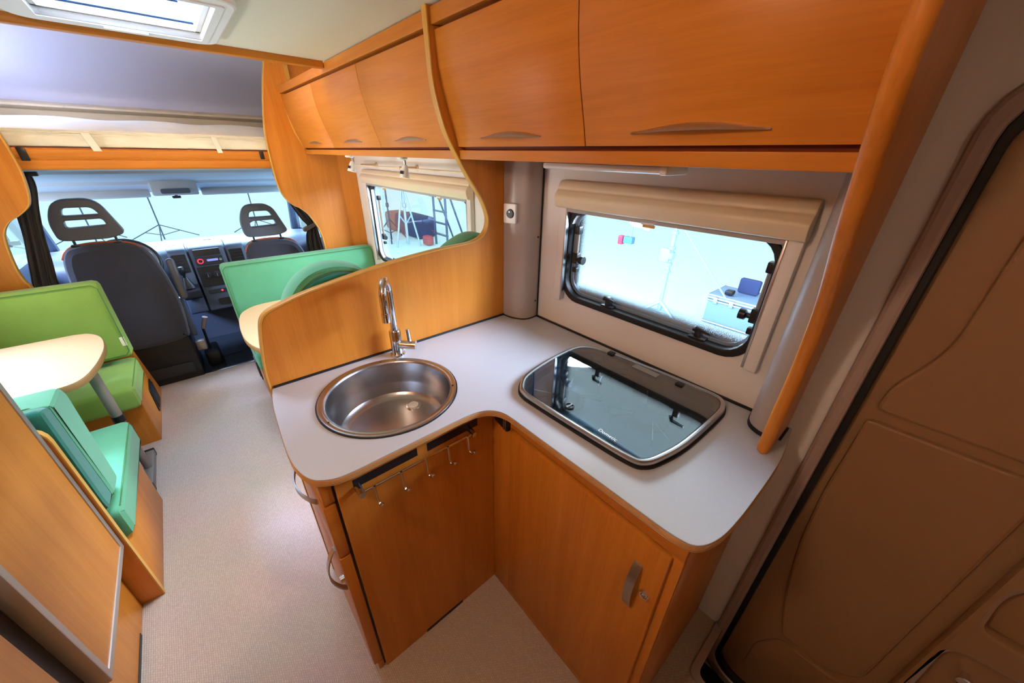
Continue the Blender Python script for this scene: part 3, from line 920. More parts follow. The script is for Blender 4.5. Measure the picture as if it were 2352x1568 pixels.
outL = [(-1.10, 2.80), (-.70, 2.80)] + spline([(-.62, 2.80), (-.565, 2.775), (-.515, 2.69), (-.492, 2.56), (-.49, 2.44), (-.503, 2.30), (-.53, 2.19), (-.575, 2.145), (-.65, 2.14)], 5) + [(-1.10, 2.14)]
table('pale rounded dinette table in front of the left back cushion', outL[::-1], (-.548, 2.39))
outR = [(1.09, 2.73), (.30, 2.715)] + spline([(.22, 2.71), (.155, 2.685), (.09, 2.60), (.060, 2.44), (.052, 2.22), (.075, 2.07), (.12, 1.985), (.20, 1.95)], 5) + [(1.09, 1.95)]
table('pale rounded dinette table beyond the kitchen partition', outR, (.16, 2.35))

# fridge and wardrobe at the left edge
o = thing('fridge', 'tall fridge with wooden door in a grey aluminium frame', 'fridge', (-.8, 1.28, 0))
bm = B(); box(bm, -1.10, -.567, .985, 1.528, 0, 1.97, .002); part('cabinet', bm, WV, o)
dr = [(1.035, .318), (1.532, .318), (1.532, 1.55), (1.035, 1.55)]
bm = B(); prism(bm, dr, 'yz', -.566, -.510, .003, [[(1.058, .340), (1.510, .340), (1.510, 1.53), (1.058, 1.53)]]); d = part('door_frame', bm, ALUP, o, 'grey aluminium door frame')
bm = B(); box(bm, -.56, -.514, 1.056, 1.512, .338, 1.532); part('door_panel', bm, WV, o)
bm = B(); box(bm, -.58, -.545, .985, 1.034, .30, 1.60); part('reveal', bm, BLACK, o)
bm = B(); box(bm, -.568, -.5655, 1.05, 1.40, 0.0, .016); part('toe_gap', bm, BLACK, o)
bm = B(); box(bm, -1.10, -.512, .30, .93, 0, 1.97, .003); single('wardrobe', bm, WV, 'wooden wardrobe side at the lower left edge', 'wardrobe', (-.8, .6, 0))

# ------------------------------------------------------------------ kitchen
EDGE = [(.700, 1.982), (.703, 1.9), (.709, 1.79), (.735, 1.69), (.766, 1.626), (.823, 1.536), (.879, 1.46), (.905, 1.411), (.915, 1.369), (.904, 1.328), (.875, 1.302), (.831, 1.288), (.78, 1.284), (.665, 1.279), (.493, 1.262), (.342, 1.239), (.209, 1.214), (.14, 1.194), (.102, 1.180), (.083, 1.160), (.073, 1.125), (.063, 1.07), (.054, 1.0), (.052, .94), (.052, .60), (.052, 0.0)]
ed = spline(EDGE, 5)
o = thing('kitchen_partition', 'wavy edged wooden partition between sink and dinette', 'partition', (.5, YP, 0))
bm = B(); prism(bm, ed + [(W - .002, 0.0), (W - .002, 1.982)], 'xz', YP, YP + .020); part('board', bm, WV, o)
edc = clean(ed)
nrm = []
for i, p in enumerate(edc):
    a = Vector(edc[max(i - 1, 0)]); b = Vector(edc[min(i + 1, len(edc) - 1)])
    t = (b - a).normalized(); nrm.append((p[0] + t.y * .006, p[1] - t.x * .006))
if nrm[len(nrm) // 2][1] < edc[len(nrm) // 2][1]:
    nrm = [(2 * p[0] - q[0], 2 * p[1] - q[1]) for p, q in zip(edc, nrm)]
bm = B(); prism(bm, edc + nrm[::-1], 'xz', YP - .003, YP + .023, .0015); part('edge_band', bm, WEDGE, o)
bm = B(); box(bm, .056, .995, YP - .006, YP, ZC - .001, ZC + .007, .001); part('sealing_strip', bm, RUBBER, o)

# end panel
EP = spline([(.93, ZC + .001), (.932, 1.05), (.938, 1.15), (.925, 1.24), (.897, 1.33), (.843, 1.412), (.797, 1.472), (.760, 1.53), (.728, 1.589), (.697, 1.640), (.676, 1.69), (.664, 1.74), (.655, 1.80), (.652, 1.88), (.655, 1.978)], 5)
o = thing('end_panel', 'curved orange wooden end panel between worktop and entrance door', 'panel', (1.0, .1, ZC))
bm = B(); prism(bm, EP + [(W - .002, 1.978), (W - .002, ZC + .001)], 'xz', .084, .112, .010); part('board', bm, WV, o, smooth=60)
bm = B(); box(bm, 1.02, 1.09, .079, .086, ZC, ZC + .006, .001); part('foot_seal', bm, RUBBER, o)

# rounded corner covers
PL = [(.992, 1.193)] + spline([(.993, 1.165), (1.0, 1.135), (1.017, 1.103), (1.035, 1.088), (1.06, 1.082), (1.103, 1.085)], 4) + [(1.103, 1.193)]
o = thing('trim_7', 'taupe rounded corner cover between partition and kitchen window', None, (1.05, 1.15, ZC), kind='structure')
bm = B(); prism(bm, PL, 'xy', ZC + .004, 1.60); part('cover', bm, PILLAR, o, smooth=50)
bm = B(); prism(bm, inset(PL if area2(PL) > 0 else PL[::-1], -.003), 'xy', ZC, ZC + .005); part('foot_seal', bm, RUBBER, o)
bm = B(); tube(bm, [(1.100, 1.081, ZC), (1.100, 1.081, 1.59)], .003, 6); part('side_seal', bm, RUBBER, o)
bm = B()
for z in (1.02, 1.30): lathe(bm, [(0, -.003), (.004, -.002), (.004, 0)], (1.085, 1.0825, z), 8, 'y')
part('screws', bm, BLACK, o)
PR = [(1.0, .1135)] + spline([(1.003, .130), (1.013, .148), (1.030, .161), (1.055, .168), (1.103, .170)], 4) + [(1.103, .1135)]
o = thing('trim_8', 'taupe rounded corner cover beside the orange end panel', None, (1.05, .14, ZC), kind='structure')
bm = B(); prism(bm, PR, 'xy', ZC + .012, 1.60); part('cover', bm, PILLAR, o, smooth=50)
bm = B(); prism(bm, inset(PR if area2(PR) > 0 else PR[::-1], -.002), 'xy', ZC, ZC + .0125); part('foot_seal', bm, RUBBER, o)
bm = B(); box(bm, 1.096, W, .172, 1.079, ZC, ZC + .006, .001); struct('trim_9', bm, RUBBER, 'black sealing strip along the back of the worktop')

o = thing('wall_socket', 'white wall socket with a black round dial on the taupe corner', 'socket', (.99, 1.15, 1.39))
mr = Matrix.Translation((.9935, 1.150, 1.393)) @ Matrix.Rotation(math.radians(14), 4, 'Z')
t = B(); prism(t, rrect(-.030, .030, -.038, .038, .006), 'yz', -.011, .004, .003); bmesh.ops.transform(t, matrix=mr, verts=t.verts[:]); part('plate', t, WHITE, o)
t = B(); lathe(t, [(.0, -.017), (.016, -.016), (.019, -.009)], (0, -.004, 0), 22, 'x'); bmesh.ops.transform(t, matrix=mr, verts=t.verts[:]); dl = part('dial', t, BLACK, o)
t = B(); lathe(t, [(.0, -.019), (.0035, -.0185), (.004, -.016)], (0, -.004, .007), 10, 'x'); bmesh.ops.transform(t, matrix=mr, verts=t.verts[:]); part('pin', t, CHROME, dl)

# worktop
CT = [(.054, 1.192)] + spline([(.050, 1.185), (.036, 1.096), (.027, .969), (.022, .849), (.027, .785), (.042, .737), (.067, .711), (.110, .696), (.213, .695), (.33, .694), (.416, .694), (.465, .690), (.500, .677), (.520, .658), (.531, .634), (.535, .60), (.537, .50), (.539, .40), (.542, .279), (.544, .18), (.545, .14), (.549, .116), (.555, .097), (.573, .081), (.605, .069), (.649, .062), (.738, .057), (.90, .055), (1.0, .061), (1.104, .074)], 4) + [(1.104, 1.192)]
SC, SR = (.325, .94), .205
HOB = spline([(.641, .690), (.699, .729), (.827, .752), (.960, .756), (1.018, .730), (1.050, .663), (1.071, .476), (1.080, .302), (1.070, .250), (1.036, .228), (.98, .221), (.803, .225), (.703, .241), (.656, .26), (.638, .296), (.629, .41), (.621, .597), (.623, .655)], 4, True)
if area2(HOB) < 0: HOB = HOB[::-1]
hole1 = [(SC[0] + (SR - .012) * math.cos(a * math.pi / 32), SC[1] + (SR - .012) * math.sin(a * math.pi / 32)) for a in range(64)]
hole2 = inset(HOB, .02)
if area2(CT) < 0: CT = CT[::-1]
o = thing('worktop', 'pale L shaped kitchen worktop with layered brown edge', 'worktop', (.6, .6, .918))
bm = B(); prism(bm, inset(CT, .001), 'xy', .9365, ZC, .001, [hole1, hole2]); part('laminate', bm, LAM, o)
bm = B(); prism(bm, CT, 'xy', .918, .937, .002, [hole1, hole2]); ebd = part('edge', bm, PLY, o)
for k in range(4):
    z = .9215 + k * .0042
    bm = B(); tube(bm, [(x, y, z) for x, y in inset(CT, .0006)], .0010, 4, True); part('layer_line', bm, WEDGE, ebd)

# sink
o = thing('sink', 'round stainless steel sink set into the worktop', 'sink', (SC[0], SC[1], .80))
bm = B(); lathe(bm, [(SR + .003, 0), (SR + .003, .003), (SR - .006, .003), (SR - .006, 0)], (*SC, ZC), 64, 'z', True); part('gasket', bm, RUBBER, o)
bm = B(); lathe(bm, [(SR, .002), (SR - .001, .005), (SR - .006, .0065), (SR - .010, .004), (SR - .014, .004), (SR - .018, .0058), (SR - .022, .003), (SR - .024, -.004), (SR - .028, -.06), (SR - .034, -.100), (SR - .046, -.122), (SR - .066, -.130), (.10, -.133), (.0, -.136), (.0, -.1375), (SR - .066, -.1315), (SR - .044, -.1235), (SR - .026, -.06), (SR - .016, -.001), (SR - .002, .001)], (*SC, ZC), 72, 'z', True)
part('bowl', bm, STEEL, o, smooth=50)
bm = B(); lathe(bm, [(.024, -.134), (.024, -.130), (.021, -.129), (.019, -.131), (.0, -.1315)], (.420, 1.000, ZC), 28); dn = part('drain', bm, CHROME, o)
bm = B(); lathe(bm, [(.017, -.131), (.017, -.127), (.012, -.1255), (.0, -.1255)], (.420, 1.000, ZC), 24); part('plug', bm, WHITE, dn, 'white plug')
for a in (75, 190, 330):
    bm = B(); lathe(bm, [(0, .0052), (.003, .005), (.0035, .003)], (SC[0] + (SR - .012) * math.cos(math.radians(a)), SC[1] + (SR - .012) * math.sin(math.radians(a)), ZC), 8); part('rim_screw', bm, BLACK, o)

# tap
TX, TY = .449, 1.145
o = thing('tap', 'chrome swan neck tap standing behind the sink', 'tap', (TX, TY, ZC))
bm = B(); lathe(bm, [(.026, 0), (.026, .006), (.022, .010), (.0205, .012), (.0205, .098), (.018, .102), (.0125, .103), (.0125, .115), (.0, .116)], (TX, TY, ZC), 28); part('body', bm, CHROME, o)
DX, DY = -.050, -.072
sp = [(TX, TY, 1.05), (TX, TY, 1.12), (TX, TY, 1.165)]
for k in range(0, 15):
    a = math.pi * (k / 14)
    u = (1 - math.cos(a)) / 2
    sp.append((TX + DX * u, TY + DY * u, 1.185 + .052 * math.sin(a)))
sp += [(TX + DX, TY + DY, 1.165), (TX + DX, TY + DY, 1.14)]
bm = B(); tube(bm, sp, .0122, 14); s_ = part('spout', bm, CHROME, o, smooth=60)
bm = B(); tube(bm, [(TX + DX, TY + DY, 1.142), (TX + DX, TY + DY, 1.112)], .0140, 16); part('aerator', bm, CHROME, s_)
bm = B(); tube(bm, [(TX, TY, .985), (TX + .030, TY - .028, .983), (TX + .052, TY - .047, .982)], .0175, 18); lv_ = part('valve', bm, CHROME, o)
bm = B(); tube(bm, [(TX + .036, TY - .033, .995), (TX + .034, TY - .030, 1.045)], .0065, 10); part('lever', bm, CHROME, lv_)

# hob
o = thing('hob', 'three burner gas hob under a smoked glass lid', 'hob', (.85, .48, ZC))
bm = B(); prism(bm, inset(HOB, -.004), 'xy', ZC, ZC + .006, .001, [inset(HOB, .012)]); part('gasket', bm, RUBBER, o)
bm = B(); prism(bm, HOB, 'xy', ZC + .004, ZC + .020, .006, [inset(HOB, .016)]); part('rim', bm, STEEL, o)
tray = B(); prism(tray, inset(HOB, .018), 'xy', .9085, .9145, .001); tr_ = part('tray', tray, simple('dark_hob_enamel', srgb(112, 122, 130), .3, metal=.8), o)
bm = B(); prism(bm, inset(HOB, .014), 'xy', .909, .945, .0, [inset(HOB, .021)]); part('tray_wall', bm, simple('grey_hob_wall', srgb(120, 128, 136), .35, metal=.6), tr_)
for bx, by, br in ((.745, .575, .050), (.945, .600, .040), (.86, .365, .058)):
    bn = B(); lathe(bn, [(br, .0), (br, .008), (br * .8, .012), (br * .75, .016), (.0, .018)], (bx, by, .9145), 28); bp = part('burner', bn, simple('burner_cap', srgb(70, 76, 84), .5), o)
    for k in range(4):
        a = math.pi / 4 + k * math.pi / 2
        c_, s2_ = math.cos(a), math.sin(a)
        px_, py_ = -s2_ * .022, c_ * .022
        R0_, R1_ = br * .55, br + .055
        bm = B(); tube(bm, [(bx + c_ * R1_ + px_, by + s2_ * R1_ + py_, .917), (bx + c_ * R1_ + px_, by + s2_ * R1_ + py_, .937), (bx + c_ * R0_ , by + s2_ * R0_, .938), (bx + c_ * R1_ - px_, by + s2_ * R1_ - py_, .937), (bx + c_ * R1_ - px_, by + s2_ * R1_ - py_, .917)], .0032, 6)
        part('pan_support', bm, CHROME, bp)
for k in range(3):
    bm = B(); lathe(bm, [(.019, 0), (.018, .016), (.0, .017)], (.668, .30 + k * .07, .9145), 18); part('gas_knob', bm, BLACK, o)
bm = B(); prism(bm, inset(HOB, .0155), 'xy', ZC + .0145, ZC + .0185, .0012); lid = part('glass_lid', bm, SMOKE, o, 'smoked glass lid')
bm = B(); lathe(bm, [(.0145, .0), (.0145, .003), (.011, .004), (.010, .0015), (0, .0015)], (.682, .52, ZC + .0186), 24); kn = part('lid_catch', bm, BLACK, lid)
bm = B(); box(bm, .670, .694, .5175, .5225, ZC + .020, ZC + .0225); part('catch_bar', bm, BLACK, kn)
for hy in (.63, .37):
    bm = B(); box(bm, 1.030, 1.052, hy - .012, hy + .012, ZC + .0187, ZC + .024, .002); part('lid_hinge', bm, BLACK, lid)
bm = B(); box(bm, 1.018, 1.045, .44, .53, ZC + .0187, ZC + .0195); part('data_sticker', bm, simple('clear_sticker', srgb(150, 150, 146), .5), lid)
fc = bpy.data.curves.new('brand_lettering', 'FONT'); fc.body = 'Dometic'; fc.size = .016
fo = bpy.data.objects.new('tmp_text', fc); COL.objects.link(fo)
bpy.context.view_layer.update()
dg = bpy.context.evaluated_depsgraph_get()
tm = bpy.data.meshes.new_from_object(fo.evaluated_get(dg))
bpy.data.objects.remove(fo)
t = B(); t.from_mesh(tm); bmesh.ops.transform(t, matrix=Matrix.Translation((.662, .405, ZC + .0192)) @ Matrix.Rotation(math.radians(-90), 4, 'Z'), verts=t.verts[:])
part('lettering', t, WHITE, lid)

# sink cabinet
o = thing('sink_cabinet', 'wooden sink cabinet with drawer and door facing the aisle', 'cabinet', (.32, .95, 0))
bm = B(); prism(bm, [(.084, 0.0), (.5735, 0.0), (.5735, .917), (.084, .917)], 'xz', .728, .744, .001, [rrect(.125, .298, .856, .882, .003), rrect(.329, .502, .852, .880, .003)]); fp = part('front_panel', bm, WV, o)
for x0, x1, z0, z1 in ((.123, .300, .853, .885), (.327, .504, .849, .883)):
    bm = B(); box(bm, x0 + .0015, x1 - .0015, .7276, .75, z0 + .0025, z1 - .0025); part('vent_slot', bm, BLACK, fp)
bm = B(); box(bm, .24, .40, .7262, .7282, 0, .012); part('toe_gap', bm, BLACK, fp)
bm = B(); box(bm, .086, .57, 1.17, 1.19, 0, .90); part('back_panel', bm, WV, o)
bm = B(); box(bm, .0785, .0845, .742, 1.185, 0, .916); part('side_gap', bm, BLACK, o)
bm = B(); box(bm, .052, .0785, .735, 1.188, .838, .917, .002); part('top_rail', bm, WH, o)
bm = B(); box(bm, .048, .078, .735, 1.150, .637, .832, .004); dw = part('drawer', bm, WH, o)
bm = B(); box(bm, .048, .078, .735, 1.150, .045, .631, .004); dd = part('door', bm, WV, o)
bm = B(); box(bm, .060, .078, 1.152, 1.188, 0, .836, .001); part('stile', bm, WV, o)
bm = B(); box(bm, .060, .078, .735, 1.188, 0, .043, .001); part('plinth', bm, WV, o)
def bow(bm, a, b, out, wv, rise, th=.004):
    """flat bow handle from a to b bulging along out, band width along wv"""
    a, b, out, wv = Vector(a), Vector(b), Vector(out), Vector(wv)
    n = 14; rows = []
    for k in range(n + 1):
        u = k / n
        h = rise * math.sin(math.pi * u) ** .75
        c = a.lerp(b, u) + out * h
        rows.append([bm.verts.new(c + wv * .5 + out * th), bm.verts.new(c - wv * .5 + out * th), bm.verts.new(c - wv * .5), bm.verts.new(c + wv * .5)])
    for r0, r1 in zip(rows[:-1], rows[1:]):
        for k in range(4): bm.faces.new((r0[k], r0[(k + 1) % 4], r1[(k + 1) % 4], r1[k]))
    bm.faces.new(rows[0]); bm.faces.new(rows[-1][::-1])
    return bm
bm = B(); bow(bm, (.048, .80, .80), (.048, .98, .80), (-1, 0, 0), (0, 0, .016), .030); part('handle', bm, ALU, dw)
bm = B(); bow(bm, (.048, .765, .47), (.048, .765, .65), (-1, 0, 0), (0, .016, 0), .030); part('handle', bm, ALU, dd)
bm = B(); lathe(bm, [(0, -.012), (.010, -.011), (.011, .0)], (.048, .765, .515), 16, 'x'); part('lock', bm, CHROME, dd)

# hook rail
o = thing('hook_rail', 'chrome rail with five hooks on the sink cabinet front', 'hook rail', (.30, .715, .855))
bm = B(); tube(bm, [(.128, .702, .856), (.474, .702, .856)], .004, 10); part('bar', bm, CHROME, o)
for x in (.133, .468):
    bm = B(); lathe(bm, [(.0, -.010), (.009, -.008), (.009, .0265)], (x, .701, .856), 14, 'y'); part('end_mount', bm, CHROME, o)
for x in (.165, .236, .308, .378, .446):
    pts = [(x, .699, .860), (x, .696, .84), (x, .696, .815)] + [(x + .001, .696 - .011 * (1 - math.cos(a)), .812 - .011 * math.sin(a)) for a in (0, .5, 1.1, 1.57, 2.1, 2.7)] + [(x + .002, .670, .815)]
    bm = B(); tube(bm, pts, .0034, 8); h = part('hook', bm, CHROME, o)
    bm = B(); lathe(bm, [(0, .005), (.0045, .003), (.0055, 0), (.0045, -.003), (0, -.005)], (x + .002, .670, .818), 10); part('hook_tip', bm, CHROME, h)

# stove cabinet
o = thing('stove_cabinet', 'wooden hob cabinet with a single tall door', 'cabinet', (.83, .4, 0))
bm = B(); box(bm, .575, 1.10, .098, .727, 0, .902, .001); part('body', bm, WV, o)
bm = B(); box(bm, .563, .576, .100, .726, .868, .917, .001); part('front_rail', bm, WH, o)
bm = B(); box(bm, .563, .576, .638, .726, 0, .867, .001); part('corner_stile', bm, WV, o)
bm = B(); box(bm, .566, .576, .100, .130, 0, .867, .001); part('end_stile', bm, WV, o)
bm = B(); box(bm, .563, .576, .100, .637, 0, .048, .001); part('plinth', bm, WV, o)
bm = B(); box(bm, .553, .572, .122, .632, .052, .862, .004); dd = part('door', bm, WV, o)
bm = B(); bow(bm, (.553, .180, .618), (.553, .180, .782), (-1, 0, 0), (0, .020, 0), .020); part('handle', bm, ALU, dd, 'bowed aluminium handle')
bm = B(); lathe(bm, [(0, -.004), (.006, -.004), (.007, -.008), (.011, -.008), (.012, 0)], (.553, .148, .705), 20, 'x'); part('lock', bm, CHROME, dd)
bm = B(); prism(bm, rpoly([(.640, .852), (.705, .866), (.705, .904), (.640, .904)], .01), 'yz', .550, .564, .002); ca = part('catch_plate', bm, BLACK, o)
for y in (.646, .654): 
    bm = B(); box(bm, .547, .551, y, y + .004, .858, .904, .001); part('metal_strip', bm, ALU, ca)

# overhead cabinets
PROF = [(1.622, .783), (1.66, .772), (1.692, .761), (1.74, .745), (1.791, .732), (1.84, .723), (1.883, .719), (1.925, .717)]
def face_x(z):
    if z <= PROF[0][0]: return PROF[0][1] + (PROF[0][0] - z) * .30
    for (za, xa), (zb, xb) in zip(PROF[:-1], PROF[1:]):
        if z <= zb: return xa + (xb - xa) * (z - za) / (zb - za)
    return PROF[-1][1]
def overhead(lab, y0, y1, splits, labs, s=1):
    o = thing('overhead_cabinet', lab, 'cabinet', (s * .95, (y0 + y1) / 2, 1.58), 'overhead cabinets')
    zs = [1.622 + (1.925 - 1.622) * k / 14 for k in range(15)]
    fr = [(s * (face_x(z) + .021), z) for z in [1.60] + zs + [1.965]]
    bm = B(); prism(bm, fr + [(s * (W - .003), 1.965), (s * (W - .003), 1.60)], 'xz', y0, y1); part('body', bm, BROWN, o)
    bm = B(); prism(bm, rpoly([(s * .790, 1.584), (s * .786, 1.612), (s * 1.10, 1.612), (s * 1.10, 1.584)], .002), 'xz', y0, y1, .001); part('bottom_rail', bm, WH, o)
    bm = B(); prism(bm, rpoly([(s * .708, 1.936), (s * .708, 1.977), (s * .76, 1.977), (s * .76, 1.936)], .003), 'xz', y0, y1, .001); part('top_rail', bm, WH, o)
    ys = [y0] + splits + [y1]
    for ya, yb in zip(ys[:-1], ys[1:]):
        a = [(s * face_x(z), z) for z in zs]
        b = [(s * (face_x(z) + .017), z) for z in zs]
        bm = B(); prism(bm, a + b[::-1], 'xz', ya + .0015, yb - .0015, .0012); d = part('door', bm, WH, o, smooth=50)
        ym = (ya + yb) / 2
        yield_handle(d, ym, s)
    return o
def yield_handle(d, ym, s):
    z0 = 1.645
    L = .132; n = 24
    bm = B(); rows = []
    for k in range(n + 1):
        u = k / n * 2 - 1
        w = (1 - u * u) ** 1.5
        out = .006 + .020 * w
        zt = z0 + .013 * w + .0015
        xf = face_x(z0) - .001
        rows.append([bm.verts.new((s * p[0], ym + L * u, p[1])) for p in ((xf, z0 + .001), (xf - out, z0 - .001 + .002 * w), (xf - out * .75, z0 + (zt - z0) * .75), (xf - out * .25, zt), (xf, zt + .001), (xf - out * .2, zt - .002), (xf - out * .68, z0 + (zt - z0) * .55), (xf - out * .88, z0 + .001))][1:8] )
    m_ = 7
    for r0, r1 in zip(rows[:-1], rows[1:]):
        for k in range(m_): bm.faces.new((r0[k], r0[(k + 1) % m_], r1[(k + 1) % m_], r1[k]))
    bm.faces.new(rows[0]); bm.faces.new(rows[-1][::-1])
    part('handle', bm, ALU, d, smooth=60)
overhead('long overhead cabinet above the kitchen window with two curved doors', .1135, YP - .003, [.635], None)
overhead('overhead cabinet above the dinette window with three curved doors', YP + .024, YCAB - .032, [1.83, 2.50], None)
overhead('overhead cabinet above the left dinette table', 1.56, YCAB - .036, [2.10, 2.64], None, -1)
# slim end post of the dinette cabinet
bm = B(); pe = spline([(.745, 1.974), (.728, 1.93), (.722, 1.85), (.735, 1.75), (.765, 1.66), (.80, 1.60), (.83, 1.578)], 5)
prism(bm, pe + [(x + .012, z) for x, z in pe[::-1]], 'xz', YCAB - .042, YCAB - .031, .001)
single('trim_strip', bm, WEDGE, 'thin golden edge strip where overhead cabinet meets wavy panel', 'trim', (.78, YCAB - .036, 1.58))

# lamps
WARM = emit('warm_bulb', (1.0, .78, .45), 18)
def spot_lamp(lab, x, y, tilt, on=9.0, s=1):
    o = thing('spot_lamp', lab, 'lamp', (x, y, 1.583), 'spot lamps under the overhead cabinets')
    bm = B(); lathe(bm, [(.0, -.010), (.020, -.010), (.024, -.006), (.024, 0.0006)], (x - s * .02, y - .02, 1.583), 20); part('base', bm, WHITE, o)
    bm = B(); tube(bm, [(x, y, 1.578), (x, y, 1.545)], .006, 8); tube(bm, [(x - s * .02, y - .02, 1.577), (x, y, 1.574)], .005, 8); part('arm', bm, ALU, o)
    t = B(); lathe(t, [(.0, .0), (.010, -.001), (.015, -.012), (.019, -.034), (.024, -.052), (.0245, -.056), (.021, -.054), (.015, -.040)], (0, 0, 0), 22)
    mt_ = Matrix.Translation((x, y, 1.552)) @ Matrix.Rotation(math.radians(tilt), 4, 'Y')
    bmesh.ops.transform(t, matrix=mt_, verts=t.verts[:]); h = part('head', t, WHITE, o)
    for k in range(4):
        t = B(); box(t, -.0235, -.0195, -.008 + k * .0045, -.0055 + k * .0045, -.042, -.028); bmesh.ops.transform(t, matrix=mt_ @ Matrix.Rotation(math.radians(25), 4, 'Z'), verts=t.verts[:]); part('cooling_slot', t, BLACK, h)
    t = B(); lathe(t, [(.0, -.046), (.012, -.046), (.016, -.043)], (0, 0, 0), 18); bmesh.ops.transform(t, matrix=mt_, verts=t.verts[:]); part('bulb', t, WARM, h)
    l = bpy.data.lights.new('spot_lamp_light', 'SPOT'); l.energy = on; l.color = (1.0, .74, .42); l.spot_size = math.radians(125); l.spot_blend = .8; l.shadow_soft_size = .02
    lo = bpy.data.objects.new('spot_lamp_light', l); COL.objects.link(lo); lo.parent = o
    d = mt_.to_3x3() @ Vector((0, 0, -1)); lo.location = mt_ @ Vector((0, 0, -.064)) - o.location; lo.rotation_euler = d.to_track_quat('-Z', 'Y').to_euler()
spot_lamp('white spot lamp nearer the cab, under the dinette cabinet', .85, 2.43, 14, 12)
spot_lamp('white spot lamp nearer the kitchen, under the dinette cabinet', .85, 1.745, 10, 9)
spot_lamp('white spot lamp over the left table, nearer the cab', -.85, 2.62, -14, 2.2, -1)
spot_lamp('white spot lamp over the left table, nearer the fridge', -.85, 2.05, -10, 1.8, -1)
o = thing('kitchen_lamp', 'flat white lamp under the overhead cabinet above the hob', 'lamp', (.9, .64, 1.57))
bm = B(); box(bm, .84, .94, .455, .835, 1.566, 1.5835, .007); part('cover', bm, simple('frosted_lamp_cover', srgb(240, 242, 250), .2), o)
bm = B(); box(bm, .838, .942, .445, .462, 1.564, 1.5835, .004); part('end_cap', bm, WHITE, o)
DOME = emit('added_fill_dome', (1.0, .72, .45), 7)
for lx, ly, en, lab in ((-.40, .42, 9, 'added round fill lamp over the aisle between fridge and kitchen'), (.05, -.65, 0.9, 'added round fill lamp over the rear aisle')):  # unseen lamps added as warm fill for the near kitchen and door
    o = thing('added_fill_lamp', lab, 'lamp', (lx, ly, ZCEIL), 'added round fill lamps')
    bm = B(); lathe(bm, [(.0, -.028), (.05, -.026), (.065, -.015), (.07, 0)], (lx, ly, ZCEIL), 28); part('dome', bm, DOME, o)
    l = bpy.data.lights.new('added_fill_lamp_light', 'POINT'); l.energy = en; l.color = (1.0, .79, .60); l.shadow_soft_size = .06
    lo = bpy.data.objects.new('added_fill_lamp_light', l); COL.objects.link(lo); lo.parent = o; lo.location = (0, 0, -.10)

o = thing('curtain_rod', 'thin cream curtain rod above the dinette window', 'rod', (1.0, 2.1, 1.52))
bm = B(); tube(bm, [(1.0, 1.225, 1.528), (1.0, 2.90, 1.522)], .005, 8); part('bar', bm, CREAM2, o)
for y in (2.12, 2.70):
    bm = B(); tube(bm, [(.992, y, 1.524), (W, y, 1.524)], .009, 10); lathe(bm, [(.018, -.006), (.018, 0)], (W, y, 1.524), 16, 'x'); part('bracket', bm, CREAM2, o)

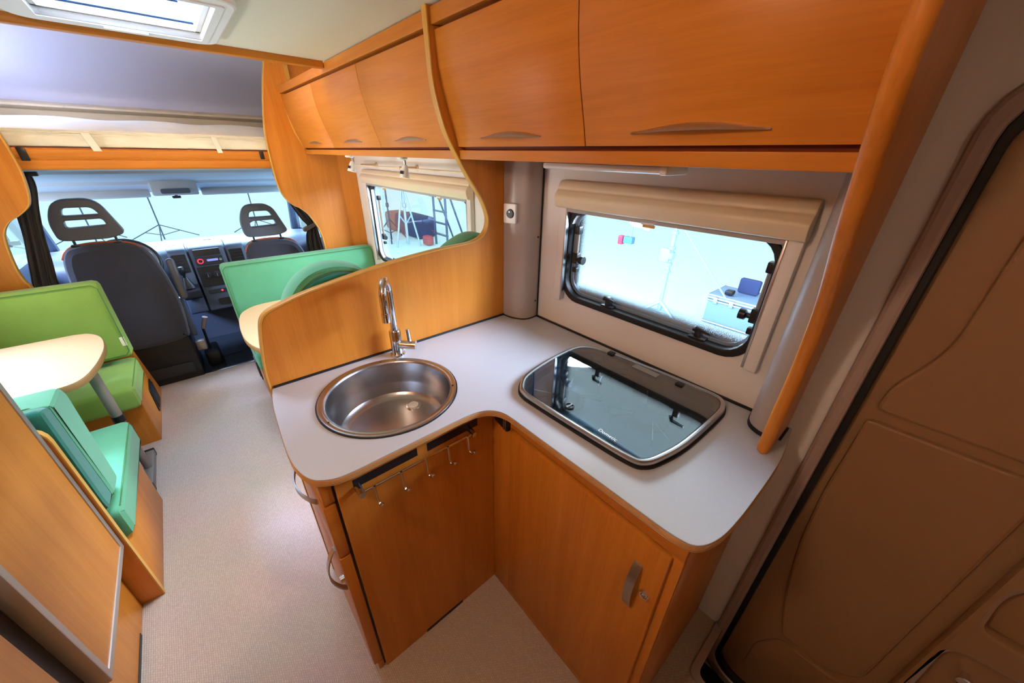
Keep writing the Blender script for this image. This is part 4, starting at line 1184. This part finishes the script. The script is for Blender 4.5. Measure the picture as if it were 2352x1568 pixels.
# ------------------------------------------------------------------ windows
def caravan_window(n, lab, hole, y0, y1, z0, z1, latches, stays, pane, tabs, blind=True):
    """y0..y1, z0..z1: clear opening"""
    g = thing('window_%d' % n, lab, None, (W, (y0 + y1) / 2, z0), kind='structure')
    out = rrect(y0 - .012, y1 + .012, z0 - .016, z1 + .012, .08)
    inn = rrect(y0 + .006, y1 - .006, z0 + .008, z1 - .006, .068)
    bm = B(); prism(bm, out, 'yz', W - .010, W + .034, .005, [inn]); part('rubber_seal', bm, RUBBER, g)
    in2 = rrect(y0 + .022, y1 - .012, z0 + .019, z1 - .010, .062)
    bm = B(); prism(bm, rrect(y0 + .003, y1 - .003, z0 + .005, z1 - .003, .07), 'yz', W + .022, W + .030, .001, [rrect(y0 + .012, y1 - .019, z0 + .0185, z1 - .012, .062)]); part('pane_rim', bm, simple('grey_blue_acrylic', srgb(130, 150, 176), .15), g)
    bm = B(); prism(bm, rrect(y0 + .002, y1 - .002, z0 + .004, z1 - .002, .07), 'yz', W + .031, W + .034, 0); part('pane', bm, pane, g)
    for ly in latches:
        bm = B(); box(bm, W - .004, W + .028, ly - .026, ly + .026, z0 + .006, z0 + .014, .002); box(bm, W + .0, W + .022, ly - .010, ly + .012, z0 + .010, z0 + .045, .005)
        la = part('latch', bm, BLACK, g)
        bm = B(); tube(bm, [(W - .006, ly + .010, z0 + .040), (W - .016, ly + .0, z0 + .050), (W - .024, ly - .045, z0 + .046)], [.008, .007, .004], 8); part('lever', bm, BLACK, la)
    for sy, za, zb, kd in stays:
        bm = B(); tube(bm, [(W + .008, sy, za), (W + .008, sy, zb)], .0075, 10); st = part('stay_arm', bm, GREYLEG, g)
        bm = B(); box(bm, W - .004, W + .022, sy - .012, sy + .012, zb - .008, zb + .022, .004); box(bm, W - .004, W + .022, sy - .013, sy + .013, za - .02, za + .022, .004); box(bm, W + .0, W + .02, sy - .012, sy + .010, za - .055, za - .035, .003); part('bracket', bm, BLACK, st)
        bm = B(); lathe(bm, [(.008, .0), (.008, kd * .02), (.015, kd * .024), (.016, kd * .040), (.0, kd * .041)], (W + .004, sy, za - .002), 14, 'y'); part('knob', bm, BLACK, st)
    if blind:
        a, b = y0 - .045, y1 + .047
        pr_ = [(W - .004, z1 + .002), (W - .042, z1 + .002), (W - .052, z1 + .030), (W - .052, z1 + .044), (W - .040, z1 + .060), (W - .034, z1 + .064), (W - .034, z1 + .072), (W - .024, z1 + .092), (W - .004, z1 + .096)]
        bm = B(); prism(bm, rpoly(pr_, .008, 3), 'xz', a, b, .003); cs = part('blind_cassette', bm, CREAM2, g)
        for yy in (a, b):
            bm = B(); prism(bm, rpoly(pr_, .008, 3), 'xz', yy - .004, yy + .004, .001)
        bm.free()
        bm = B(); box(bm, W - .026, W - .012, y0 - .004, y1 + .004, z1 - .012, z1 + .006, .002); rl = part('blind_bar', bm, simple('grey_blind_bar', srgb(176, 170, 168), .4), g)
        for ty in tabs:
            bm = B(); box(bm, W - .034, W - .020, ty - .022, ty + .022, z1 - .014, z1 - .006, .003); part('pull_tab', bm, WHITE, rl)
            bm = B(); box(bm, W - .030, W - .024, ty - .024, ty + .016, z1 - .022, z1 - .014, .001); part('tab_clip', bm, WEDGE, rl)
        for ya, yb in ((y0 - .042, y0 - .008), (y1 + .004, y1 + .042)):
            bm = B(); box(bm, W - .026, W, ya, yb, z0 - .022, z1 + .008, .005); gd = part('blind_guide', bm, CREAM, g)
            bm = B(); box(bm, W - .027, W - .004, (yb - .001) if ya < y0 - .02 and yb < y0 else ya - .005, (yb + .005) if yb < y0 else ya + .001, z0 - .016, z1 + .0, .001); part('guide_track', bm, ALU, gd)
    return g
caravan_window(1, 'kitchen window with black rubber seal behind the hob', WIN1, .240, .932, 1.088, 1.428, (.722, .382), ((.250, 1.215, 1.345, 1), (.896, 1.245, 1.345, -1)), glass('dotted_acrylic_pane', (.97, .99, 1.0), .025, ( .326, .018)), (.60,))
caravan_window(2, 'dinette window seen through the opening of the partition', WIN2, 1.600, 2.885, .850, 1.400, (1.9, 2.59), ((2.775, 1.03, 1.30, -1), (1.64, 1.0, 1.2, 1)), GLASS, (2.57, 1.85))
g = thing('window_4', 'dinette window on the driver side behind the left table', None, (-W, 2.2, .86), kind='structure')
bm = B(); prism(bm, rrect(1.54, 2.88, .85, 1.43, .08), 'yz', -W - .036, -W + .01, .004, [rrect(1.57, 2.85, .88, 1.40, .068)]); part('rubber_seal', bm, RUBBER, g)
bm = B(); prism(bm, rrect(1.55, 2.87, .86, 1.42, .07), 'yz', -W - .032, -W - .029); part('pane', bm, GLASS, g)

# roof window
g = thing('window_5', 'roof window with white frame in the ceiling', None, (.04, 1.8, ZCEIL), kind='structure')
bm = B(); prism(bm, rrect(-.235, .290, 1.49, 2.115, .07), 'xy', ZCEIL - .022, ZCEIL + .002, .009, [rrect(*SKY, .012)]); fr_ = part('frame', bm, WHITE, g)
bm = B(); prism(bm, rrect(-.185, .257, 1.54, 2.057, .012), 'xy', ZCEIL - .0255, ZCEIL - .0215, .001, [rrect(SKY[0] + .001, SKY[1] - .001, SKY[2] + .001, SKY[3] - .001, .008)]); part('inner_rim', bm, WHITE, fr_)
bm = B(); box(bm, SKY[0], SKY[0] + .012, SKY[2], SKY[3], ZCEIL, ZCEIL + .10); box(bm, SKY[1] - .012, SKY[1], SKY[2], SKY[3], ZCEIL, ZCEIL + .10); box(bm, SKY[0], SKY[1], SKY[3] - .010, SKY[3], ZCEIL, ZCEIL + .10); box(bm, SKY[0], SKY[1], SKY[2], SKY[2] + .01, ZCEIL, ZCEIL + .10); part('shaft', bm, WHITE, fr_)
bm = B(); box(bm, SKY[0] - .02, SKY[1] + .02, SKY[2] - .02, SKY[3] + .02, ZCEIL + .105, ZCEIL + .112); part('pane', bm, GLASS, g)
bm = B(); tube(bm, [(SKY[0] + .014, 2.005, ZCEIL + .02), (SKY[1] - .014, 2.005, ZCEIL + .02)], .005, 8); tube(bm, [(SKY[0] + .014, 1.80, ZCEIL + .03), (SKY[1] - .06, 1.80, ZCEIL + .03)], .006, 8); part('blind_rod', bm, simple('dark_blue_rod', srgb(52, 80, 120), .4), g)
bm = B(); box(bm, -.02, .09, 2.028, 2.050, ZCEIL - .032, ZCEIL - .024, .002); part('latch_bar', bm, WHITE, g)

# ------------------------------------------------------------------ entrance door
g = thing('door_1', 'dark beige entrance door with black seal at the right', None, (W, -.33, -.2), kind='structure')
bm = B(); prism(bm, rrect(-.70, .024, -.26, 1.755, .11), 'yz', W - .016, W + .004, .009, [rrect(-.664, -.008, -.224, 1.72, .085)]); part('frame_moulding', bm, FRAMEGREY, g)
bm = B(); prism(bm, rrect(-.668, -.006, -.228, 1.722, .088), 'yz', W - .006, W + .03, .004, [rrect(-.654, -.024, -.20, 1.70, .078)]); part('rubber_seal', bm, RUBBER, g)
bm = B(); prism(bm, rrect(-.656, -.022, -.21, 1.702, .08), 'yz', W + .016, W + .04, .003); part('leaf', bm, DOORM, g)
pA = rpoly([(-.045, 1.045), (-.042, .80), (-.052, .60), (-.085, .36), (-.128, .185), (-.27, .185), (-.318, .25), (-.322, 1.045)], [.012, .05, .1, .1, .02, .03, .03, .012])
bm = B(); prism(bm, pA, 'yz', W + .004, W + .022, .007); part('middle_panel', bm, DOORM, g)
pB = rpoly([(-.048, 1.075), (-.32, 1.075), (-.62, 1.075), (-.62, 1.60), (-.10, 1.60), (-.10, 1.25), (-.052, 1.14)], [.02, 0, .03, .05, .06, .1, .05])
bm = B(); prism(bm, pB, 'yz', W + .004, W + .022, .007); part('upper_panel', bm, DOORM, g)
pC = [(-.135, .155), (-.275, .155), (-.33, .22), (-.345, .10), (-.62, .05), (-.62, -.10), (-.09, -.10), (-.09, .05)]
bm = B(); prism(bm, rpoly(pC, .03), 'yz', W + .0095, W + .022, .004); part('lower_panel', bm, DOORM, g)
rec1 = rpoly([(-.385, .66), (-.372, .78), (-.42, .88), (-.58, .90), (-.58, .66)], [.02, .04, .06, .04, .03])
rec2 = rpoly([(-.382, .35), (-.372, .56), (-.58, .60), (-.58, .35)], [.03, .04, .03, .03])
bm = B(); prism(bm, rpoly([(-.355, .24), (-.355, 1.045), (-.625, 1.045), (-.625, .24)], .03), 'yz', W - .012, W + .022, .010, [rec1, rec2]); part('storage_panel', bm, DOORM, g)
bm = B(); lathe(bm, [(.008, 0), (.008, -.014), (.014, -.020), (.015, -.030), (.0, -.036)], (W + .016, -.425, .49), 18, 'x'); part('knob', bm, CHROME, g)

# ------------------------------------------------------------------ studio outside the windows
bm = B(); box(bm, -60, 60, -60, 60, -.70, -.65); struct('studio_floor', bm, STUDIO, 'pale studio floor around the vehicle')
STAND = simple('dark_stand_metal', srgb(70, 80, 96), .4, metal=.4)
STANDL = simple('pale_stand_metal', srgb(168, 196, 206), .35, metal=.3)
def light_stand(lab, x, y, h, spread, legz, mat, r=.012, rot=.3):
    o = thing('light_stand', lab, 'light stand', (x, y, -.65), 'studio light stands')
    bm = B(); tube(bm, [(x, y, -.62), (x, y, -.65 + h)], r, 8); part('pole', bm, mat, o)
    for k in range(3):
        a = rot + k * 2 * math.pi / 3
        bm = B(); tube(bm, [(x, y, -.65 + legz), (x + spread * math.cos(a), y + spread * math.sin(a), -.645)], r * .8, 6); part('leg', bm, mat, o)
        bm = B(); tube(bm, [(x, y, -.65 + legz * .35), (x + spread * .5 * math.cos(a), y + spread * .5 * math.sin(a), -.65 + legz * .5)], r * .6, 6); part('brace', bm, mat, o)
    for f in (.35, .65):
        bm = B(); lathe(bm, [(r * 1.2, 0), (r * 2.0, .02), (r * 2.0, .10), (r * 1.2, .12)], (x, y, -.65 + h * f), 8); part('clamp', bm, mat, o)
    return o
light_stand('dark light stand on the floor in the middle of the windscreen', -.585, 13.95, 4.2, .85, .42, STAND, .016, .45)
light_stand('dark light stand behind the driver headrest', -1.93, 14.4, 4.2, .85, .42, STAND, .016, .9)
light_stand('dark light stand behind the passenger headrest', 1.60, 13.6, 4.2, .85, .42, STAND, .016, .2)
o = light_stand('heavy pale light stand in the kitchen window', 5.27, 2.48, 2.6, .42, .25, STANDL, .035, .2)
for z in (.05, .16, .27, .40, .62):
    bm = B(); lathe(bm, [(.036, 0), (.05, .01), (.05, .05), (.036, .06)], (5.27, 2.48, z), 10); part('collar', bm, STANDL, o)
bm = B(); box(bm, 5.20, 5.30, 2.47, 2.62, .22, .42, .02); part('winch', bm, STANDL, o)
bm = B(); tube(bm, [(5.27, 2.45, .80), (5.30, 1.575, -.13)], .012, 6); part('boom', bm, STANDL, o)
CASEM = simple('blue_grey_case_board', srgb(128, 152, 186), .5)
o = thing('flight_case', 'blue grey flight case with silver edges in the kitchen window', 'case', (5.95, 1.5, -.65))
bm = B(); box(bm, 5.62, 6.25, 1.08, 1.93, -.62, -.27, .004); part('body', bm, CASEM, o)
bm = B(); box(bm, 5.61, 6.26, 1.07, 1.94, -.262, -.20, .004); ld = part('lid', bm, CASEM, o)
for z in (-.62, -.285, -.245, -.205):
    bm = B(); tube(bm, [(5.61, 1.07, z), (6.26, 1.07, z), (6.26, 1.94, z), (5.61, 1.94, z)], .014, 6, True); part('edge_rail', bm, ALU, o)
for y in (1.82, 1.60, 1.30):
    bm = B(); box(bm, 5.59, 5.615, y - .03, y + .03, -.32, -.22, .006); part('catch', bm, ALU, o)
bm = B(); prism(bm, rrect(1.42, 1.70, -.12, .10, .03), 'yz', 6.02, 6.09, .012); single('flat_case', bm, simple('navy_case_fabric', srgb(52, 66, 112), .7), 'dark blue flat case standing on the flight case', 'case', (6.05, 1.56, -.2))
for v in bpy.data.objects['flat_case'].data.vertices: v.co.z -= .072
bm = B(); box(bm, 5.72, 5.85, 1.66, 1.77, -.19, -.12, .02); single('tool_pouch', bm, BLACK, 'small black pouch on top of the flight case', 'pouch', (5.78, 1.71, -.19))
o = thing('power_drop', 'pale blue power box with red plug hanging in the kitchen window', 'power box', (6.0, 3.75, .2))
bm = B(); tube(bm, [(6.0, 3.62, .30), (6.0, 3.62, 4.0)], .02, 8); part('hanging_cable', bm, STANDL, o)
bm = B(); box(bm, 5.95, 6.05, 3.56, 3.74, .20, .32, .01); part('box', bm, simple('blue_box_plastic', srgb(96, 150, 214), .4), o)
bm = B(); box(bm, 5.95, 6.05, 3.76, 3.86, .16, .32, .02); part('plug', bm, simple('red_plug_plastic', srgb(216, 70, 96), .4), o)
# gear beyond the dinette window
o = thing('step_ladder', 'dark blue step ladder with platform beyond the dinette window', 'ladder', (5.3, 8.9, -.65))
LAD = simple('navy_ladder_metal', srgb(60, 72, 100), .4)
for y in (9.15, 8.55):
    bm = B(); tube(bm, [(5.15, y, -.65), (5.15, y, .60)], .03, 6); tube(bm, [(5.75, y, -.65), (5.3, y, .60)], .025, 6); part('rail', bm, LAD, o)
for z in (-.35, -.05, .25):
    bm = B(); box(bm, 5.11, 5.19, 8.55, 9.15, z - .015, z + .015); part('rung', bm, LAD, o)
bm = B(); box(bm, 5.05, 5.75, 8.5, 9.2, .60, .65, .01); part('platform', bm, LAD, o)
bm = B(); box(bm, 5.1, 5.6, 8.6, 9.15, .652, 1.0, .03); single('blue_crate', bm, simple('bright_blue_plastic', srgb(70, 170, 230), .4), 'bright blue crate on the step ladder platform', 'crate', (5.35, 8.87, .652))
light_stand('dark light stand right of the step ladder beyond the dinette window', 5.6, 7.7, 1.35, .45, .3, STAND, .03, .5)
light_stand('thin tripod left of the step ladder beyond the dinette window', 4.35, 10.3, 2.6, .5, .6, STAND, .022, .1)
light_stand('tall tripod beside the step ladder beyond the dinette window', 4.45, 9.45, 2.8, .35, 1.6, STANDL, .03, 1.2)
bm = B(); box(bm, 5.0, 5.6, 9.9, 11.4, -.64, -.05, .08); single('equipment_bag', bm, simple('dark_blue_bag_cloth', srgb(58, 62, 96), .8), 'dark blue equipment bag on the studio floor', 'bag', (5.3, 10.6, -.64))
bm = B(); box(bm, 5.0, 5.6, 11.45, 12.2, -.64, -.08, .1); single('equipment_bag', bm, simple('brown_bag_cloth', srgb(140, 96, 92), .8), 'brown equipment bag beside the dark blue bag', 'bag', (5.3, 11.8, -.64))
bm = B(); box(bm, 4.8, 5.0, 9.0, 9.3, -.64, -.40, .04); single('sand_bag', bm, simple('red_bag_cloth', srgb(180, 60, 80), .8), 'small red sand bag at the foot of the ladder', 'bag', (4.9, 9.15, -.64))
